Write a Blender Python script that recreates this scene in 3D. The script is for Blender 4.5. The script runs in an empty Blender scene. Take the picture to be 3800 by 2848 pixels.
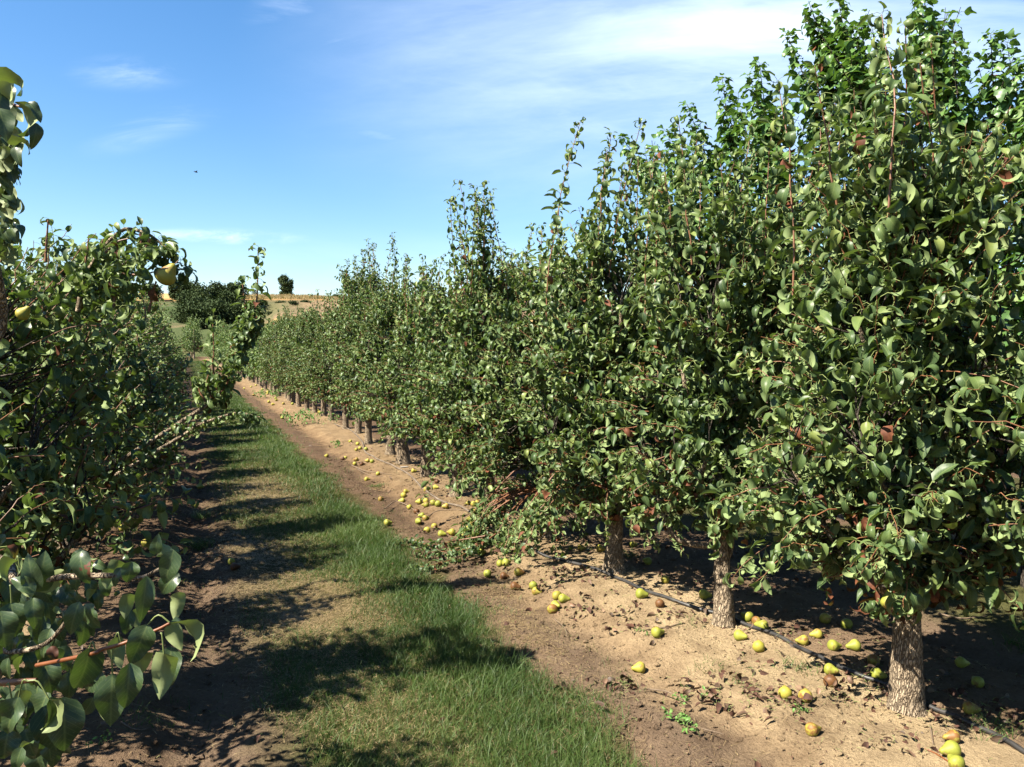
import bpy, math, random
import numpy as np
from mathutils import Vector
R_ = math.radians
scn = bpy.context.scene
COL = scn.collection

# ------------------------------------------------------------------ camera
PSI, PIT, CH, F_PX = R_(22.4), R_(2.79), 1.65, 2955.6
cam_d = bpy.data.cameras.new("camera"); cam = bpy.data.objects.new("camera", cam_d); COL.objects.link(cam)
cam.location = (0, 0, CH)
cam.rotation_euler = (R_(90) - PIT, 0, -PSI)
cam_d.lens = 28.0; cam_d.sensor_width = 36.0; cam_d.clip_start = 0.05; cam_d.clip_end = 3000
scn.camera = cam
# ------------------------------------------------------------------ light
SUN_EL, SUN_AZ = R_(50), R_(264)          # azimuth clockwise from +Y (the row direction)
sd = Vector((math.sin(SUN_AZ)*math.cos(SUN_EL), math.cos(SUN_AZ)*math.cos(SUN_EL), math.sin(SUN_EL)))
sun_d = bpy.data.lights.new("sun", 'SUN'); sun = bpy.data.objects.new("sun", sun_d); COL.objects.link(sun)
sun_d.energy = 5.0; sun_d.angle = R_(0.53); sun_d.color = (1.0, 0.93, 0.80)
sun.rotation_euler = sd.to_track_quat('Z', 'Y').to_euler(); sun.location = (-20, 0, 30)
W = bpy.data.worlds.new("World"); scn.world = W; W.use_nodes = True
scn.view_settings.view_transform = 'Standard'; scn.view_settings.look = 'None'
scn.view_settings.exposure = 2.12; scn.view_settings.gamma = 1.0
scn.cycles.max_bounces = 7; scn.cycles.diffuse_bounces = 2; scn.cycles.glossy_bounces = 2
scn.cycles.transmission_bounces = 4; scn.cycles.transparent_max_bounces = 4
scn.cycles.caustics_reflective = False; scn.cycles.caustics_refractive = False

def world_nodes():
    nt = W.node_tree; nt.nodes.clear(); L = nt.links.new
    N = lambda t, **k: _n(nt, t, **k)
    out = N('ShaderNodeOutputWorld'); bg = N('ShaderNodeBackground'); bg.inputs[1].default_value = 0.051
    sky = N('ShaderNodeTexSky'); sky.sky_type = 'NISHITA'; sky.sun_disc = False
    sky.sun_elevation = SUN_EL; sky.sun_rotation = SUN_AZ
    sky.altitude = 200; sky.air_density = 1.0; sky.dust_density = 0.7; sky.ozone_density = 2.2
    tc = N('ShaderNodeTexCoord')
    mp = N('ShaderNodeMapping'); mp.inputs['Rotation'].default_value = (0, 0, PSI)     # x right, y ahead
    L(tc.outputs['Generated'], mp.inputs['Vector'])
    sp = N('ShaderNodeSeparateXYZ'); L(mp.outputs[0], sp.inputs[0])
    def M(op, a, b=None, c=None, clamp=False):
        m = N('ShaderNodeMath'); m.operation = op; m.use_clamp = clamp
        for i, v in enumerate((a, b, c)):
            if v is None: continue
            if isinstance(v, (int, float)): m.inputs[i].default_value = v
            else: L(v, m.inputs[i])
        return m.outputs[0]
    x, y, z = sp.outputs
    yy = M('MAXIMUM', y, 0.05)
    u = M('DIVIDE', x, yy); v = M('DIVIDE', z, yy)
    cv = N('ShaderNodeCombineXYZ'); L(u, cv.inputs[0]); L(v, cv.inputs[1])
    def wisps(scale, rot, stretch, lo, hi, detail=9, dist=0.6, rough=.58):
        m2 = N('ShaderNodeMapping'); m2.inputs['Rotation'].default_value = (0, 0, rot)
        m2.inputs['Scale'].default_value = (stretch, 1, 1); L(cv.outputs[0], m2.inputs[0])
        n = N('ShaderNodeTexNoise'); n.inputs['Scale'].default_value = scale; n.inputs['Detail'].default_value = detail
        n.inputs['Roughness'].default_value = rough; n.inputs['Distortion'].default_value = dist
        L(m2.outputs[0], n.inputs['Vector'])
        r = N('ShaderNodeMapRange'); r.interpolation_type = 'SMOOTHSTEP'
        r.inputs[1].default_value = lo; r.inputs[2].default_value = hi; L(n.outputs[0], r.inputs[0])
        return r.outputs[0]
    def blob(cx, cy, rx, ry, rot=0.0, inner=0.0):
        du = M('SUBTRACT', u, cx); dv = M('SUBTRACT', v, cy)
        c, s = math.cos(rot), math.sin(rot)
        a = M('ADD', M('MULTIPLY', du, c/rx), M('MULTIPLY', dv, s/rx))
        b = M('ADD', M('MULTIPLY', du, -s/ry), M('MULTIPLY', dv, c/ry))
        d = M('SQRT', M('ADD', M('MULTIPLY', a, a), M('MULTIPLY', b, b)))
        r = N('ShaderNodeMapRange'); r.interpolation_type = 'SMOOTHSTEP'
        r.inputs[1].default_value = 1.0; r.inputs[2].default_value = inner; L(d, r.inputs[0])
        return r.outputs[0]
    w1 = wisps(2.6, R_(-14), 0.32, 0.30, 0.66)
    w2 = wisps(9.0, R_(-10), 0.30, 0.36, 0.72)
    w3 = wisps(16.0, R_(-12), 0.22, 0.40, 0.75, rough=.65, dist=1.2)
    w12 = M('ADD', M('MULTIPLY', w1, 0.62), M('ADD', M('MULTIPLY', w2, 0.26), M('MULTIPLY', w3, .14)))
    big = blob(0.36, 0.42, 0.74, 0.33, R_(8), 0.2)
    cl = M('MULTIPLY', M('MULTIPLY', w12, big), 0.98)
    low = M('MULTIPLY', M('MULTIPLY', blob(-0.05, 0.06, 0.8, 0.10, 0, 0.0), w2), 0.35)
    cl = M('MAXIMUM', cl, low)
    for cx, cy, rx, ry, rot, k in ((-.47, .335, .10, .028, 0, .26), (-.36, .135, .13, .013, -.03, .85),
                                   (-.18, .375, .16, .04, -.03, .22), (-.27, .42, .08, .035, .3, .25),
                                   (-.01, .21, .22, .035, .12, .35), (-.15, .255, .10, .014, -.25, .16),
                                   (-.44, .27, .12, .03, .3, .22)):
        cl = M('MAXIMUM', cl, M('MULTIPLY', M('MULTIPLY', blob(cx, cy, rx, ry, rot), k), M('ADD', M('MULTIPLY', w3, 1.1), 0.03)))
    front = N('ShaderNodeMapRange'); front.inputs[1].default_value = 0.1; front.inputs[2].default_value = 0.3
    L(y, front.inputs[0])
    cl = M('MULTIPLY', cl, front.outputs[0], clamp=True)
    mx = N('ShaderNodeMixRGB'); L(cl, mx.inputs[0]); L(sky.outputs[0], mx.inputs[1])
    mx.inputs[2].default_value = (6.6, 7.3, 8.3, 1)
    hs = N('ShaderNodeHueSaturation'); hs.inputs['Saturation'].default_value = 1.28
    hs.inputs['Value'].default_value = 1.0
    L(mx.outputs[0], hs.inputs['Color']); L(hs.outputs[0], bg.inputs[0]); L(bg.outputs[0], out.inputs[0])

def _n(nt, t, **k):
    n = nt.nodes.new(t)
    for a, b in k.items(): setattr(n, a, b)
    return n
world_nodes()

# ------------------------------------------------------------------ helpers
Fv = np.array([math.sin(PSI)*math.cos(PIT), math.cos(PSI)*math.cos(PIT), -math.sin(PIT)])
Rv = np.array([math.cos(PSI), -math.sin(PSI), 0.0])
Uv = np.cross(Rv, Fv)
C0 = np.array([0, 0, CH])
def pt(px, py, z):
    """world point seen at pixel (3800x2848 frame) at distance z along the view"""
    return C0 + z*(Fv + (px-1900)/F_PX*Rv - (py-1424)/F_PX*Uv)
_rs = np.random.RandomState(5)
_tab = _rs.rand(256, 256)
def vnoise(x, y):
    xi = np.floor(x).astype(int); yi = np.floor(y).astype(int); fx = x-xi; fy = y-yi
    fx = fx*fx*(3-2*fx); fy = fy*fy*(3-2*fy)
    g = lambda a, b: _tab[a & 255, b & 255]
    return (g(xi, yi)*(1-fx)+g(xi+1, yi)*fx)*(1-fy)+(g(xi, yi+1)*(1-fx)+g(xi+1, yi+1)*fx)*fy
def fbm(x, y, o=4):
    x = np.asarray(x, float); y = np.asarray(y, float)
    s = 0; a = .5
    for i in range(o):
        s = s + a*vnoise(x+17.3*i, y+5.1*i); x = x*2.03; y = y*2.03; a *= .5
    return s/(1-.5**o)
def sstep(a, b, x):
    t = np.clip((x-a)/(b-a), 0, 1); return t*t*(3-2*t)
ROWX, PERIOD = -0.9, 3.9
def ground_h(x, y):
    x = np.asarray(x, float); y = np.asarray(y, float)
    xx = x + (fbm(x*.9, y*.9, 2)-.5)*.35
    f = ((xx-ROWX) % PERIOD)
    d = np.minimum(f, PERIOD-f)
    h = .045*(1-sstep(.5, 1.15, d))
    h = h - .045*np.exp(-((f-3.02)/.17)**2) - .05*np.exp(-((f-0.98)/.13)**2)
    near = 1-sstep(20, 45, np.hypot(x, y))
    f2 = 1-.6*sstep(1.2, 1.4, f)*(1-sstep(2.5, 2.7, f))
    n = (fbm(x*3.1, y*2.4, 3)-.5)*.05 + (fbm(x*11, y*11, 3)-.5)*.026*f2
    trk = np.exp(-((f-3.0)/.3)**2)+np.exp(-((f-0.98)/.28)**2)
    n = n + trk*(fbm(x*4, y*14, 2)-.5)*.035
    return (h+n)*near
def gp(px, py, dz=0.0):
    d = Fv + (px-1900)/F_PX*Rv - (py-1424)/F_PX*Uv
    t = (dz-CH)/d[2]
    for _ in range(6):
        p = C0+t*d; hz = float(ground_h(p[0], p[1]))+dz; t = (hz-CH)/d[2]
    return C0+t*d
def tag(o, label=None, cat=None, group=None, kind=None):
    if label: o['label'] = label
    if cat: o['category'] = cat
    if group: o['group'] = group
    if kind: o['kind'] = kind
    return o
def mesh_np(name, V, F4, mat, var=None, smooth=True):
    """V (n,3); F4 list of int arrays (m,3) or (m,4)"""
    me = bpy.data.meshes.new(name)
    V = np.asarray(V, np.float32)
    Fs = [np.asarray(f, np.int32) for f in (F4 if isinstance(F4, list) else [F4]) if len(f)]
    loops = np.concatenate([f.ravel() for f in Fs]); tot = np.concatenate([np.full(len(f), f.shape[1], np.int32) for f in Fs])
    start = np.concatenate([[0], np.cumsum(tot)[:-1]]).astype(np.int32)
    me.vertices.add(len(V)); me.vertices.foreach_set('co', V.ravel())
    me.loops.add(len(loops)); me.loops.foreach_set('vertex_index', loops)
    me.polygons.add(len(tot)); me.polygons.foreach_set('loop_start', start); me.polygons.foreach_set('loop_total', tot)
    me.polygons.foreach_set('use_smooth', np.full(len(tot), smooth))
    if var is not None:
        at = me.attributes.new('var', 'FLOAT_COLOR', 'POINT')
        at.data.foreach_set('color', np.asarray(var, np.float32).ravel())
    me.update(calc_edges=True); me.materials.append(mat)
    return me
def link(name, me, parent=None, loc=None):
    o = bpy.data.objects.new(name, me); COL.objects.link(o)
    if parent is not None: o.parent = parent
    if loc is not None: o.location = loc
    return o
def empty(name, loc, rz=0.0):
    o = bpy.data.objects.new(name, None); COL.objects.link(o); o.location = loc; o.rotation_euler = (0, 0, rz)
    o.empty_display_size = .2; return o
class Tubes:
    def __init__(s): s.V = []; s.F = []; s.A = []; s.n = 0
    def add(s, P, rad, k=6, seed=0, rough=0.0, cap=True, hue=.5):
        P = np.asarray(P, float); m = len(P); rad = np.asarray(rad, float)*np.ones(m)
        T = np.gradient(P, axis=0); T /= np.linalg.norm(T, axis=1)[:, None]+1e-9
        a = np.array([0.3, 0.1, 1.0]) if abs(T[0][2]) < .8 else np.array([1.0, .2, 0])
        U = a - T*(T@a)[:, None]; U /= np.linalg.norm(U, axis=1)[:, None]+1e-9
        B = np.cross(T, U)
        th = np.arange(k)*2*np.pi/k
        rr = rad[:, None]*np.ones((m, k))
        if rough:
            rr = rr*(1+rough*(fbm(np.cos(th)[None]*2.2+seed*3.1+np.zeros((m, 1)), np.sin(th)[None]*2.2+np.linspace(0, m*.33, m)[:, None], 4)-.5)*2)
        V = P[:, None]+rr[..., None]*(np.cos(th)[None, :, None]*U[:, None]+np.sin(th)[None, :, None]*B[:, None])
        i = np.arange(m-1)[:, None]*k; j = np.arange(k)[None]; j2 = (j+1) % k
        F = np.stack([i+j, i+j2, i+k+j2, i+k+j], -1).reshape(-1, 4)+s.n
        s.V.append(V.reshape(-1, 3)); s.F.append(F); s.A.append(np.tile([hue, 0, 0, 1], (m*k, 1))); s.n += m*k
    def mesh(s, name, mat):
        return mesh_np(name, np.concatenate(s.V), np.concatenate(s.F), mat, np.concatenate(s.A))
def curve(P, n):
    """smooth resampled polyline (Catmull-Rom)"""
    P = np.asarray(P, float)
    if len(P) < 3: 
        t = np.linspace(0, 1, n)[:, None]; return P[0]*(1-t)+P[-1]*t
    Q = np.vstack([2*P[0]-P[1], P, 2*P[-1]-P[-2]]); ts = np.linspace(0, len(P)-1-1e-6, n); o = []
    for t in ts:
        i = int(t); f = t-i; a, b, c, d = Q[i:i+4]
        o.append(.5*((2*b)+(-a+c)*f+(2*a-5*b+4*c-d)*f*f+(-a+3*b-3*c+d)*f**3))
    return np.array(o)

# ------------------------------------------------------------------ materials
def mat_new(name):
    m = bpy.data.materials.new(name); m.use_nodes = True; nt = m.node_tree; nt.nodes.clear()
    return m, nt, nt.links.new
def ramp(nt, fac, stops, L):
    r = _n(nt, 'ShaderNodeValToRGB'); e = r.color_ramp.elements
    while len(e) < len(stops): e.new(.5)
    for k, (p, c) in enumerate(stops):
        e[k].position = p; e[k].color = (*c, 1)
    L(fac, r.inputs[0]); return r.outputs[0]
def mathn(nt, L, op, a, b=None, c=None, clamp=False):
    m = _n(nt, 'ShaderNodeMath'); m.operation = op; m.use_clamp = clamp
    for i, v in enumerate((a, b, c)):
        if v is None: continue
        if isinstance(v, (int, float)): m.inputs[i].default_value = v
        else: L(v, m.inputs[i])
    return m.outputs[0]
def noise(nt, L, vec, scale, detail=4, rough=.55, dist=0):
    n = _n(nt, 'ShaderNodeTexNoise'); n.inputs['Scale'].default_value = scale; n.inputs['Detail'].default_value = detail
    n.inputs['Roughness'].default_value = rough; n.inputs['Distortion'].default_value = dist
    if vec is not None: L(vec, n.inputs['Vector'])
    return n.outputs[0]
def mix(nt, L, f, a, b, bt='MIX'):
    m = _n(nt, 'ShaderNodeMixRGB'); m.blend_type = bt
    for i, v in enumerate((f, a, b)):
        if isinstance(v, (int, float)): m.inputs[i].default_value = v
        elif isinstance(v, tuple): m.inputs[i].default_value = (*v, 1)
        else: L(v, m.inputs[i])
    return m.outputs[0]

ALB = .55
def alb(nt, L, col, k=1.0):
    return mix(nt, L, 1.0, col, (ALB*k,)*3, 'MULTIPLY')

def leaf_mat(name, top, back, dry, rough=.42, trans=.20, spec=.20, rib=(.16, .20, .07), k=1.50):
    m, nt, L = mat_new(name)
    at = _n(nt, 'ShaderNodeAttribute', attribute_name='var'); sp = _n(nt, 'ShaderNodeSeparateColor')
    L(at.outputs['Color'], sp.inputs[0]); hue, dr, u = sp.outputs; pet = at.outputs['Alpha']
    tcn = _n(nt, 'ShaderNodeTexCoord')
    nz = noise(nt, L, tcn.outputs['Object'], 34, 3)
    h2 = mathn(nt, L, 'ADD', hue, mathn(nt, L, 'MULTIPLY', mathn(nt, L, 'SUBTRACT', nz, .5), .5))
    topc = ramp(nt, h2, [(0, top[0]), (.5, top[1]), (.86, top[2]), (1, top[3])], L)
    ribf = mathn(nt, L, 'SUBTRACT', 1, mathn(nt, L, 'MULTIPLY', u, 11), clamp=True)
    vn = mathn(nt, L, 'FRACT', mathn(nt, L, 'SUBTRACT', mathn(nt, L, 'MULTIPLY', pet, 9), mathn(nt, L, 'MULTIPLY', u, 2.6)))
    vn = mathn(nt, L, 'LESS_THAN', mathn(nt, L, 'ABSOLUTE', mathn(nt, L, 'SUBTRACT', vn, .5)), .07)
    topc = mix(nt, L, mathn(nt, L, 'MULTIPLY', vn, .28), topc, rib)
    spk = mathn(nt, L, 'GREATER_THAN', noise(nt, L, tcn.outputs['Object'], 330, 2), .66)
    topc = mix(nt, L, mathn(nt, L, 'MULTIPLY', spk, .35), topc, (.16, .17, .12))
    dust = noise(nt, L, tcn.outputs['Object'], 90, 4, .7)
    topc = mix(nt, L, mathn(nt, L, 'MULTIPLY', dust, .18), topc, (.12, .15, .095))
    topc = mix(nt, L, mathn(nt, L, 'MULTIPLY', ribf, .55), topc, rib)
    backc = ramp(nt, h2, [(0, back[0]), (1, back[1])], L)
    backc = mix(nt, L, mathn(nt, L, 'MULTIPLY', ribf, .5), backc, (.26, .30, .12))
    ge = _n(nt, 'ShaderNodeNewGeometry')
    col = mix(nt, L, ge.outputs['Backfacing'], topc, backc)
    dryc = ramp(nt, nz, [(.3, dry[0]), (.7, dry[1])], L)
    edge = mathn(nt, L, 'GREATER_THAN', mathn(nt, L, 'ADD', dr, mathn(nt, L, 'MULTIPLY', mathn(nt, L, 'SUBTRACT', nz, .5), .9)), .5)
    col = mix(nt, L, edge, col, dryc)
    pc = mathn(nt, L, 'LESS_THAN', pet, .5)
    col = mix(nt, L, pc, col, (.20, .24, .08))
    b = _n(nt, 'ShaderNodeBsdfPrincipled'); col = alb(nt, L, col, k); L(col, b.inputs['Base Color'])
    rgh = mathn(nt, L, 'ADD', mathn(nt, L, 'MULTIPLY', ge.outputs['Backfacing'], .3), rough)
    L(mathn(nt, L, 'ADD', rgh, mathn(nt, L, 'MULTIPLY', edge, .25)), b.inputs['Roughness'])
    b.inputs['Specular IOR Level'].default_value = spec
    tr = _n(nt, 'ShaderNodeBsdfTranslucent')
    tcx = mix(nt, L, 1.0, col, (1.15, 1.35, .55), 'MULTIPLY'); tcx = mix(nt, L, .5, tcx, (.07, .12, .012))
    L(tcx, tr.inputs[0])
    ms = _n(nt, 'ShaderNodeMixShader'); ms.inputs[0].default_value = trans
    L(b.outputs[0], ms.inputs[1]); L(tr.outputs[0], ms.inputs[2])
    o = _n(nt, 'ShaderNodeOutputMaterial'); L(ms.outputs[0], o.inputs[0])
    return m
DRY = ((.055, .018, .009), (.17, .062, .03))
M_leaf = leaf_mat('pear_leaf', ((.022, .046, .015), (.052, .092, .026), (.11, .155, .040), (.17, .205, .05)),
                  ((.13, .185, .07), (.20, .25, .10)), DRY)
M_leaff = leaf_mat('close_pear_leaf', ((.026, .052, .018), (.050, .085, .028), (.075, .12, .04), (.15, .19, .06)),
                  ((.15, .19, .075), (.24, .28, .11)), DRY, rough=.36, trans=.18, spec=.35, k=1.35)
M_leafb = leaf_mat('pear_leaf_far', ((.028, .056, .019), (.060, .102, .030), (.104, .150, .042), (.17, .205, .05)),
                  ((.10, .155, .05), (.17, .22, .075)), DRY)
M_mul = leaf_mat('mulberry_leaf', ((.020, .056, .014), (.036, .085, .020), (.064, .125, .028), (.09, .16, .035)),
                 ((.075, .15, .035), (.11, .19, .05)), DRY, rough=.36, trans=.25, rib=(.08, .14, .04), k=2.1)
M_tree = leaf_mat('distant_foliage', ((.030, .052, .022), (.048, .075, .032), (.070, .098, .040), (.10, .12, .04)),
                  ((.04, .06, .024), (.06, .08, .03)), DRY, rough=.9, trans=.05, spec=.03, k=1.0)
M_weed = leaf_mat('weed_leaf', ((.05, .13, .025), (.07, .17, .03), (.10, .22, .04), (.14, .27, .06)),
                  ((.10, .18, .05), (.13, .22, .06)), DRY, rough=.5)
M_litter = leaf_mat('dead_leaf', ((.030, .014, .010), (.055, .026, .017), (.11, .055, .034), (.22, .12, .075)),
                    ((.08, .045, .03), (.20, .125, .08)), ((.030, .014, .010), (.10, .045, .026)), rough=.6, trans=.05, spec=.3, rib=(.2, .12, .07))

def bark_mat(name, c0, c1, c2, sc=1.0, bump=1.0):
    m, nt, L = mat_new(name)
    tc = _n(nt, 'ShaderNodeTexCoord'); mp = _n(nt, 'ShaderNodeMapping')
    mp.inputs['Scale'].default_value = (88*sc, 88*sc, 26*sc); L(tc.outputs['Object'], mp.inputs[0])
    nd = noise(nt, L, mp.outputs[0], .55, 3)
    vadd = _n(nt, 'ShaderNodeVectorMath'); vadd.operation = 'ADD'; L(mp.outputs[0], vadd.inputs[0])
    cx = _n(nt, 'ShaderNodeCombineXYZ'); L(mathn(nt, L, 'MULTIPLY', nd, 5.0), cx.inputs[0]); L(mathn(nt, L, 'MULTIPLY', nd, 3.0), cx.inputs[2])
    L(cx.outputs[0], vadd.inputs[1])
    vo = _n(nt, 'ShaderNodeTexVoronoi'); vo.feature = 'DISTANCE_TO_EDGE'; vo.inputs['Scale'].default_value = 1.0
    L(vadd.outputs[0], vo.inputs['Vector'])
    crack = _n(nt, 'ShaderNodeMapRange'); crack.inputs[1].default_value = 0.0; crack.inputs[2].default_value = .22; L(vo.outputs[0], crack.inputs[0])
    n2 = noise(nt, L, tc.outputs['Object'], 60, 6, .65)
    n3 = noise(nt, L, tc.outputs['Object'], 7, 3)
    col = ramp(nt, mathn(nt, L, 'ADD', mathn(nt, L, 'MULTIPLY', n2, .6), mathn(nt, L, 'MULTIPLY', n3, .4)), [(.3, c1), (.62, c2)], L)
    col = mix(nt, L, crack.outputs[0], c0, col)
    b = _n(nt, 'ShaderNodeBsdfPrincipled'); col = alb(nt, L, col); L(col, b.inputs['Base Color']); b.inputs['Roughness'].default_value = .9
    b.inputs['Specular IOR Level'].default_value = .15
    hgt = mathn(nt, L, 'ADD', crack.outputs[0], mathn(nt, L, 'MULTIPLY', n2, .9))
    bp = _n(nt, 'ShaderNodeBump'); bp.inputs['Strength'].default_value = .9*bump; bp.inputs['Distance'].default_value = .009
    L(hgt, bp.inputs['Height']); L(bp.outputs[0], b.inputs['Normal'])
    o = _n(nt, 'ShaderNodeOutputMaterial'); L(b.outputs[0], o.inputs[0]); return m
M_bark = bark_mat('pear_bark', (.13, .092, .060), (.33, .25, .165), (.60, .475, .33))
M_barkd = bark_mat('grey_bark', (.03, .022, .016), (.08, .062, .047), (.15, .125, .10), .8)
def plain(name, c1, c2, scale=20, rough=.7, spec=.3, bump=.3, detail=5, dist=.004):
    m, nt, L = mat_new(name); tc = _n(nt, 'ShaderNodeTexCoord')
    n = noise(nt, L, tc.outputs['Object'], scale, detail)
    b = _n(nt, 'ShaderNodeBsdfPrincipled'); L(alb(nt, L, ramp(nt, n, [(.32, c1), (.68, c2)], L)), b.inputs['Base Color'])
    b.inputs['Roughness'].default_value = rough; b.inputs['Specular IOR Level'].default_value = spec
    bp = _n(nt, 'ShaderNodeBump'); bp.inputs['Strength'].default_value = bump; bp.inputs['Distance'].default_value = dist
    L(n, bp.inputs['Height']); L(bp.outputs[0], b.inputs['Normal'])
    o = _n(nt, 'ShaderNodeOutputMaterial'); L(b.outputs[0], o.inputs[0]); return m
M_twig = plain('red_twig', (.12, .045, .02), (.30, .13, .055), 30, .5, .4)
M_twigo = plain('orange_twig', (.18, .05, .012), (.26, .095, .03), 30, .45, .4)
M_stick = plain('dry_stick', (.17, .115, .075), (.27, .205, .145), 60, .85, .1)
M_hose = plain('black_hose', (.012, .012, .014), (.06, .055, .05), 14, .5, .4)
M_hosed = plain('dusty_hose', (.10, .075, .055), (.25, .195, .14), 8, .8, .2)
M_stub = plain('stake_grey', (.05, .05, .05), (.12, .12, .12), 30, .7)
M_white = plain('white_scrap', (.5, .5, .48), (.6, .6, .58), 30, .7)
M_roof = plain('roof_tile', (.15, .05, .028), (.22, .085, .05), 1.5, .9)
M_wall = plain('farm_wall', (.26, .21, .16), (.32, .27, .21), .8, .9)
M_pane = plain('dark_window', (.02, .02, .025), (.04, .04, .05), 1, .3)
M_bird = plain('dark_feather', (.02, .02, .022), (.05, .05, .05), 20, .6)

def pear_mat(name, c1, c2, blot, bthr, spot=.5):
    m, nt, L = mat_new(name); tc = _n(nt, 'ShaderNodeTexCoord'); oi = _n(nt, 'ShaderNodeObjectInfo')
    off = _n(nt, 'ShaderNodeVectorMath'); off.operation = 'ADD'; cx = _n(nt, 'ShaderNodeCombineXYZ')
    L(mathn(nt, L, 'MULTIPLY', oi.outputs['Random'], 20), cx.inputs[0]); L(cx.outputs[0], off.inputs[0]); L(tc.outputs['Object'], off.inputs[1])
    n1 = noise(nt, L, off.outputs[0], 16, 3); n2 = noise(nt, L, off.outputs[0], 42, 6, .7); n3 = noise(nt, L, off.outputs[0], 300, 2)
    col = ramp(nt, n1, [(.35, c1), (.65, c2)], L)
    thr = mathn(nt, L, 'ADD', bthr, mathn(nt, L, 'MULTIPLY', oi.outputs['Random'], -.12))
    bl = _n(nt, 'ShaderNodeMapRange'); L(mathn(nt, L, 'ADD', mathn(nt, L, 'MULTIPLY', n1, .6), mathn(nt, L, 'MULTIPLY', n2, .4)), bl.inputs[0])
    L(thr, bl.inputs[1]); L(mathn(nt, L, 'ADD', thr, .07), bl.inputs[2])
    col = mix(nt, L, mathn(nt, L, 'MULTIPLY', bl.outputs[0], .9), col, blot)
    sp = mathn(nt, L, 'MULTIPLY', mathn(nt, L, 'GREATER_THAN', n3, .63), spot)
    col = mix(nt, L, sp, col, blot)
    b = _n(nt, 'ShaderNodeBsdfPrincipled'); col = alb(nt, L, col); L(col, b.inputs['Base Color']); b.inputs['Roughness'].default_value = .55
    b.inputs['Specular IOR Level'].default_value = .25
    bp = _n(nt, 'ShaderNodeBump'); bp.inputs['Strength'].default_value = .25; bp.inputs['Distance'].default_value = .003
    L(n2, bp.inputs['Height']); L(bp.outputs[0], b.inputs['Normal'])
    o = _n(nt, 'ShaderNodeOutputMaterial'); L(b.outputs[0], o.inputs[0]); return m
M_pear = dict(g=pear_mat('pear_green', (.24, .27, .035), (.38, .38, .055), (.20, .12, .035), .62),
              y=pear_mat('pear_yellow', (.36, .33, .04), (.48, .41, .07), (.27, .13, .04), .635),
              s=pear_mat('pear_spotted', (.32, .29, .04), (.42, .35, .06), (.22, .09, .03), .57),
              b=pear_mat('pear_brown', (.13, .055, .018), (.19, .09, .03), (.07, .025, .012), .56))

def soil_mat():
    m, nt, L = mat_new('orchard_soil'); tc = _n(nt, 'ShaderNodeTexCoord'); V = tc.outputs['Object']
    sp = _n(nt, 'ShaderNodeSeparateXYZ'); L(V, sp.inputs[0])
    nb = noise(nt, L, V, .9, 3); nm = noise(nt, L, V, 5, 5, .6); nf = noise(nt, L, V, 55, 6, .7); ng = noise(nt, L, V, 260, 3, .6)
    xx = mathn(nt, L, 'ADD', sp.outputs[0], mathn(nt, L, 'ADD', mathn(nt, L, 'MULTIPLY', mathn(nt, L, 'SUBTRACT', nb, .5), .5),
               mathn(nt, L, 'MULTIPLY', mathn(nt, L, 'SUBTRACT', nm, .5), .45)))
    f = mathn(nt, L, 'FRACT', mathn(nt, L, 'DIVIDE', mathn(nt, L, 'SUBTRACT', xx, ROWX), PERIOD))
    ridge = (.54, .405, .24); track = (.24, .168, .112); red = (.28, .192, .124); under = (.125, .125, .045)
    base = ramp(nt, f, [(0, (.31, .215, .135)), (.12, (.26, .175, .11)), (.28, track), (.37, under), (.42, under), (.64, under), (.67, red), (.73, track), (.79, (.43, .305, .18)), (.87, ridge)], L)
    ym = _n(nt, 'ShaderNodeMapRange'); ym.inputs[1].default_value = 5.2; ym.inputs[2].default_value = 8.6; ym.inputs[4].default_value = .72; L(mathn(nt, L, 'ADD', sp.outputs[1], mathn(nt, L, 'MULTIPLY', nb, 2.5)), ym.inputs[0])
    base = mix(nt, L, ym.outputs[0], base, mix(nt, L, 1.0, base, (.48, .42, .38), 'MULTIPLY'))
    v = mathn(nt, L, 'ADD', mathn(nt, L, 'MULTIPLY', nm, .55), mathn(nt, L, 'MULTIPLY', nf, .45))
    base = mix(nt, L, 1.0, base, ramp(nt, v, [(.30, (.50, .46, .43)), (.5, (.96, .95, .94)), (.68, (1.30, 1.30, 1.28))], L), 'MULTIPLY')
    damp = _n(nt, 'ShaderNodeMapRange'); damp.inputs[1].default_value = .60; damp.inputs[2].default_value = .70
    L(noise(nt, L, V, 2.1, 4, .6), damp.inputs[0])
    base = mix(nt, L, mathn(nt, L, 'MULTIPLY', damp.outputs[0], .45), base, (.15, .095, .058))
    grit = mathn(nt, L, 'GREATER_THAN', ng, .66)
    base = mix(nt, L, mathn(nt, L, 'MULTIPLY', grit, .4), base, (.50, .40, .28))
    grit2 = mathn(nt, L, 'LESS_THAN', ng, .36)
    base = mix(nt, L, mathn(nt, L, 'MULTIPLY', grit2, .35), base, (.07, .042, .026))
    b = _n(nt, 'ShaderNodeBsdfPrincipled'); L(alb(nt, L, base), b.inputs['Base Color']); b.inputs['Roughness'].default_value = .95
    b.inputs['Specular IOR Level'].default_value = .08
    h = mathn(nt, L, 'ADD', mathn(nt, L, 'MULTIPLY', nf, 1.0), mathn(nt, L, 'MULTIPLY', ng, .25))
    bp = _n(nt, 'ShaderNodeBump'); bp.inputs['Strength'].default_value = 1.0; bp.inputs['Distance'].default_value = .034
    L(h, bp.inputs['Height']); L(bp.outputs[0], b.inputs['Normal'])
    o = _n(nt, 'ShaderNodeOutputMaterial'); L(b.outputs[0], o.inputs[0]); return m
M_soil = soil_mat()
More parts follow.
